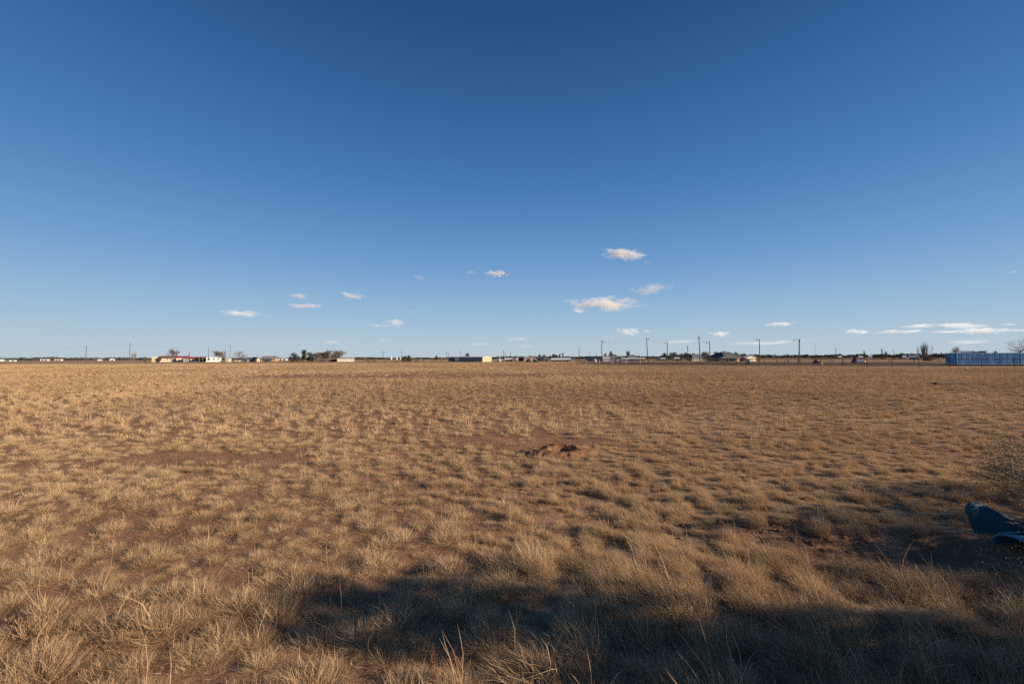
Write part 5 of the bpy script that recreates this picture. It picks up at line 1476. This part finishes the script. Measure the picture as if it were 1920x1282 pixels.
def build_near():
    build_mound(); build_clods(); build_barrel()
    dry_bush('large dry yellow leaved bush behind the blue drum at the right edge', 5.95, 4.75, 1.0, 1.15, 301, 14000, 34)
    dry_bush('low dry bush in front of the blue drum at the lower right edge', 4.55, 3.05, .72, .88, 302, 16000, 26)
    dry_bush('unseen dry bush added beyond the right edge to shade the blue drum', 5.6, 3.3, 1.5, 1.15, 303, 42000, 40)  # extra bush out of view, added to shade the drum and the hollow
    # bare twigs arching over the drum
    rs = random.Random(5)
    e = empty('fallen_branch', (4.7, 3.9, 0), 0, 'pale bare branch with arching twigs lying over the blue drum', 'branch')
    f = MB(); TW = mat('pale_dry_bush_twigs', (.30, .24, .18))
    for (p0, p1, p2, r) in (((.75, .0, .42), (.15, .05, .15), (-.42, .1, .20), .006), ((.6, -.35, .30), (.1, -.30, .24), (-.28, -.22, .06), .006), ((.55, -.15, .35), (.25, -.2, .2), (.0, -.4, .02), .005),
                            ((.7, .1, .30), (.45, -.1, .28), (.28, -.25, .12), .006), ((.8, -.5, .25), (.35, -.5, .22), (.02, -.55, .05), .005), ((.75, -.2, .28), (.5, .02, .3), (.34, .1, .42), .005), ((.8, -.6, .15), (.45, -.66, .16), (.1, -.6, .10), .005), ((.9, -.3, .2), (.6, -.4, .25), (.4, -.62, .0), .006)):
        a, b, c = Vector(p0), Vector(p1), Vector(p2); l = []
        for i in range(9):
            t = i / 8; l.append(a * (1 - t) ** 2 + b * 2 * t * (1 - t) + c * t * t + Vector((rs.gauss(0, .008), rs.gauss(0, .008), rs.gauss(0, .008))))
        f.tube(l, [r * (1 - .6 * i / 8) for i in range(9)], 5, False)
        for k in range(3):
            i = rs.randint(2, 7); q = l[i] + Vector((rs.gauss(-.05, .06), rs.gauss(0, .06), rs.gauss(.03, .06))); f.tube([l[i], (l[i] + q) / 2 + Vector((0, 0, .01)), q], [r * .5, r * .4, r * .25], 4, False)
    f.build('twig', TW, e)
    # guessed bushes added unseen at right to cast the long ragged foreground shadow
    for i, (x, y, h, r_) in enumerate(((5.6, 1.42, 2.55, .78), (6.6, .86, 2.25, .85), (7.7, .24, 2.4, .9), (8.9, -.5, 2.3, .95), (10.2, -1.3, 2.45, 1.0))):
        rn = np.random.default_rng(400 + i)
        e = empty('added_shade_bush', (x, y, 0), i, ('first', 'second', 'third', 'fourth', 'fifth')[i] + ' unseen bush from the field in the row added to shade the foreground grass', 'bush', 'unseen bushes added to shade the foreground')
        cs = []; rd = []
        for k in range(60):
            z = rn.uniform(.04, 1); a = rn.uniform(0, 2 * PI); q = r_ * math.sqrt(rn.uniform(0, 1)) * (1 - .45 * z ** 3)
            cs.append((math.cos(a) * q * .8, math.sin(a) * q * .8, z * (h - .2))); rd.append((.24, .24, .26))
        q = MB(); q.tube([(0, 0, -.1), (.05, 0, h * .5), (0, .05, h * .9)], [.09, .06, .02], 7)
        for c in cs[::3]:
            q.tube([(0, 0, c[2] * .6), c], [.025, .006], 4, False)
        q.build('trunk', BARK, e)
        quads_obj('crown', leaf_cloud(cs, rd, 4800, .085, rn), EVER, e)
    # dead branching weeds standing in the grass
    ST_ = mat('dead_weed_stem', (.36, .27, .17), .9, .2, 20); RS_ = mat('rusty_dead_weed', (.26, .11, .05), .9, .25, 20); SD_ = mat('pale_seed_heads', (.55, .50, .43), .9, .15, 30)
    for i, (px_, py_, h, m_, hd, lb) in enumerate(((1203, 1075, .27, ST_, False, 'pale forked dead weed among the long grass right of centre'), (828, 1290, .15, RS_, False, 'rusty brown dead weed at the bottom edge'))):
        d = 1407.0 / (py_ - hy(px_)); x = gx(px_, d); rs2 = random.Random(700 + i)
        e = empty('dead_weed', (x, d, float(height(x, d)) - .01), rs2.uniform(0, 6), lb, 'weed')
        q = MB(); g = MB()
        def stem(p, dv, L, r, lev):
            pts = [p]
            for k in range(4):
                dv = (dv + Vector((rs2.gauss(0, .16), rs2.gauss(0, .16), .05))).normalized(); pts.append(pts[-1] + dv * L / 4)
            q.tube(pts, [r, r * .85, r * .7, r * .6, r * .45], 4, False)
            if lev < 2:
                for k in range(4):
                    b_ = pts[1 + k % 4]; nd = (dv + Vector((rs2.gauss(0, .6), rs2.gauss(0, .6), .1))).normalized(); stem(b_, nd, L * rs2.uniform(.35, .6), r * .6, lev + 1)
            else:
                c = pts[-1]; t = .006
                g.add([c + Vector((t, 0, 0)), c + Vector((0, t, 0)), c - Vector((t, 0, 0)), c - Vector((0, t, 0)), c + Vector((0, 0, t * 1.6)), c - Vector((0, 0, t * 1.6))], [(0, 1, 4), (1, 2, 4), (2, 3, 4), (3, 0, 4), (1, 0, 5), (2, 1, 5), (3, 2, 5), (0, 3, 5)])
        for k in range(3):
            stem(Vector((0, 0, 0)), Vector((rs2.gauss(-.1, .3), rs2.gauss(0, .3), 1)).normalized(), h, .0026, 0)
        q.build('stem', m_, e)
        if hd: g.build('seed_head', SD_, e)
    # small things in the field
    d = 27.2; q = MB()
    q.prism([(-.85, .05), (-.3, .03), (.4, .05), (.95, .02), (.95, .035), (.4, .065), (-.3, .045), (-.85, .065)], -.5, .55, 'y'); o = q.build('metal_sheet', mat('dusty_grey_sheet', (.17, .155, .14), .9, .2, 3, spec=.03)); o.location = (gx(1783, d), d, .02); o.rotation_euler.z = .15
    tag(o, 'grey metal sheet lying flat in the grass far right', 'sheet')
    bush('dark dead weed clump at the left end of the metal sheet', 1753, 717.8, 27.2, 14, TWIGD, 500, 311, name='weed_clump', cat='weeds')
    for i, (px_, w_) in enumerate(((608, 5), (617, 7), (627, 6), (636, 5))):
        bush(('leftmost', 'widest', 'third', 'rightmost')[i] + ' of four small green weeds in the mid field', px_, 738.2, 21 - .2 * i, w_, WEEDG, 260, 320 + i, name='weed_clump', cat='weeds', grp='small green weeds in the mid field')
    q = MB(); q.add([(-.14, -.05, .02), (.1, -.1, .0), (.16, .08, .05), (-.08, .12, .14), (.02, .0, .22)], [(0, 1, 4), (1, 2, 4), (2, 3, 4), (3, 0, 4), (3, 2, 1, 0)]); o = q.build('paper_scrap', WHITE); o.location = (gx(1812, 59), 59, .1)
    tag(o, 'white scrap of paper caught in the grass before the blue container', 'paper')


build_near()
for o in list(bpy.data.objects):
    for k_ in ('top', '_p'):
        if k_ in o: del o[k_]
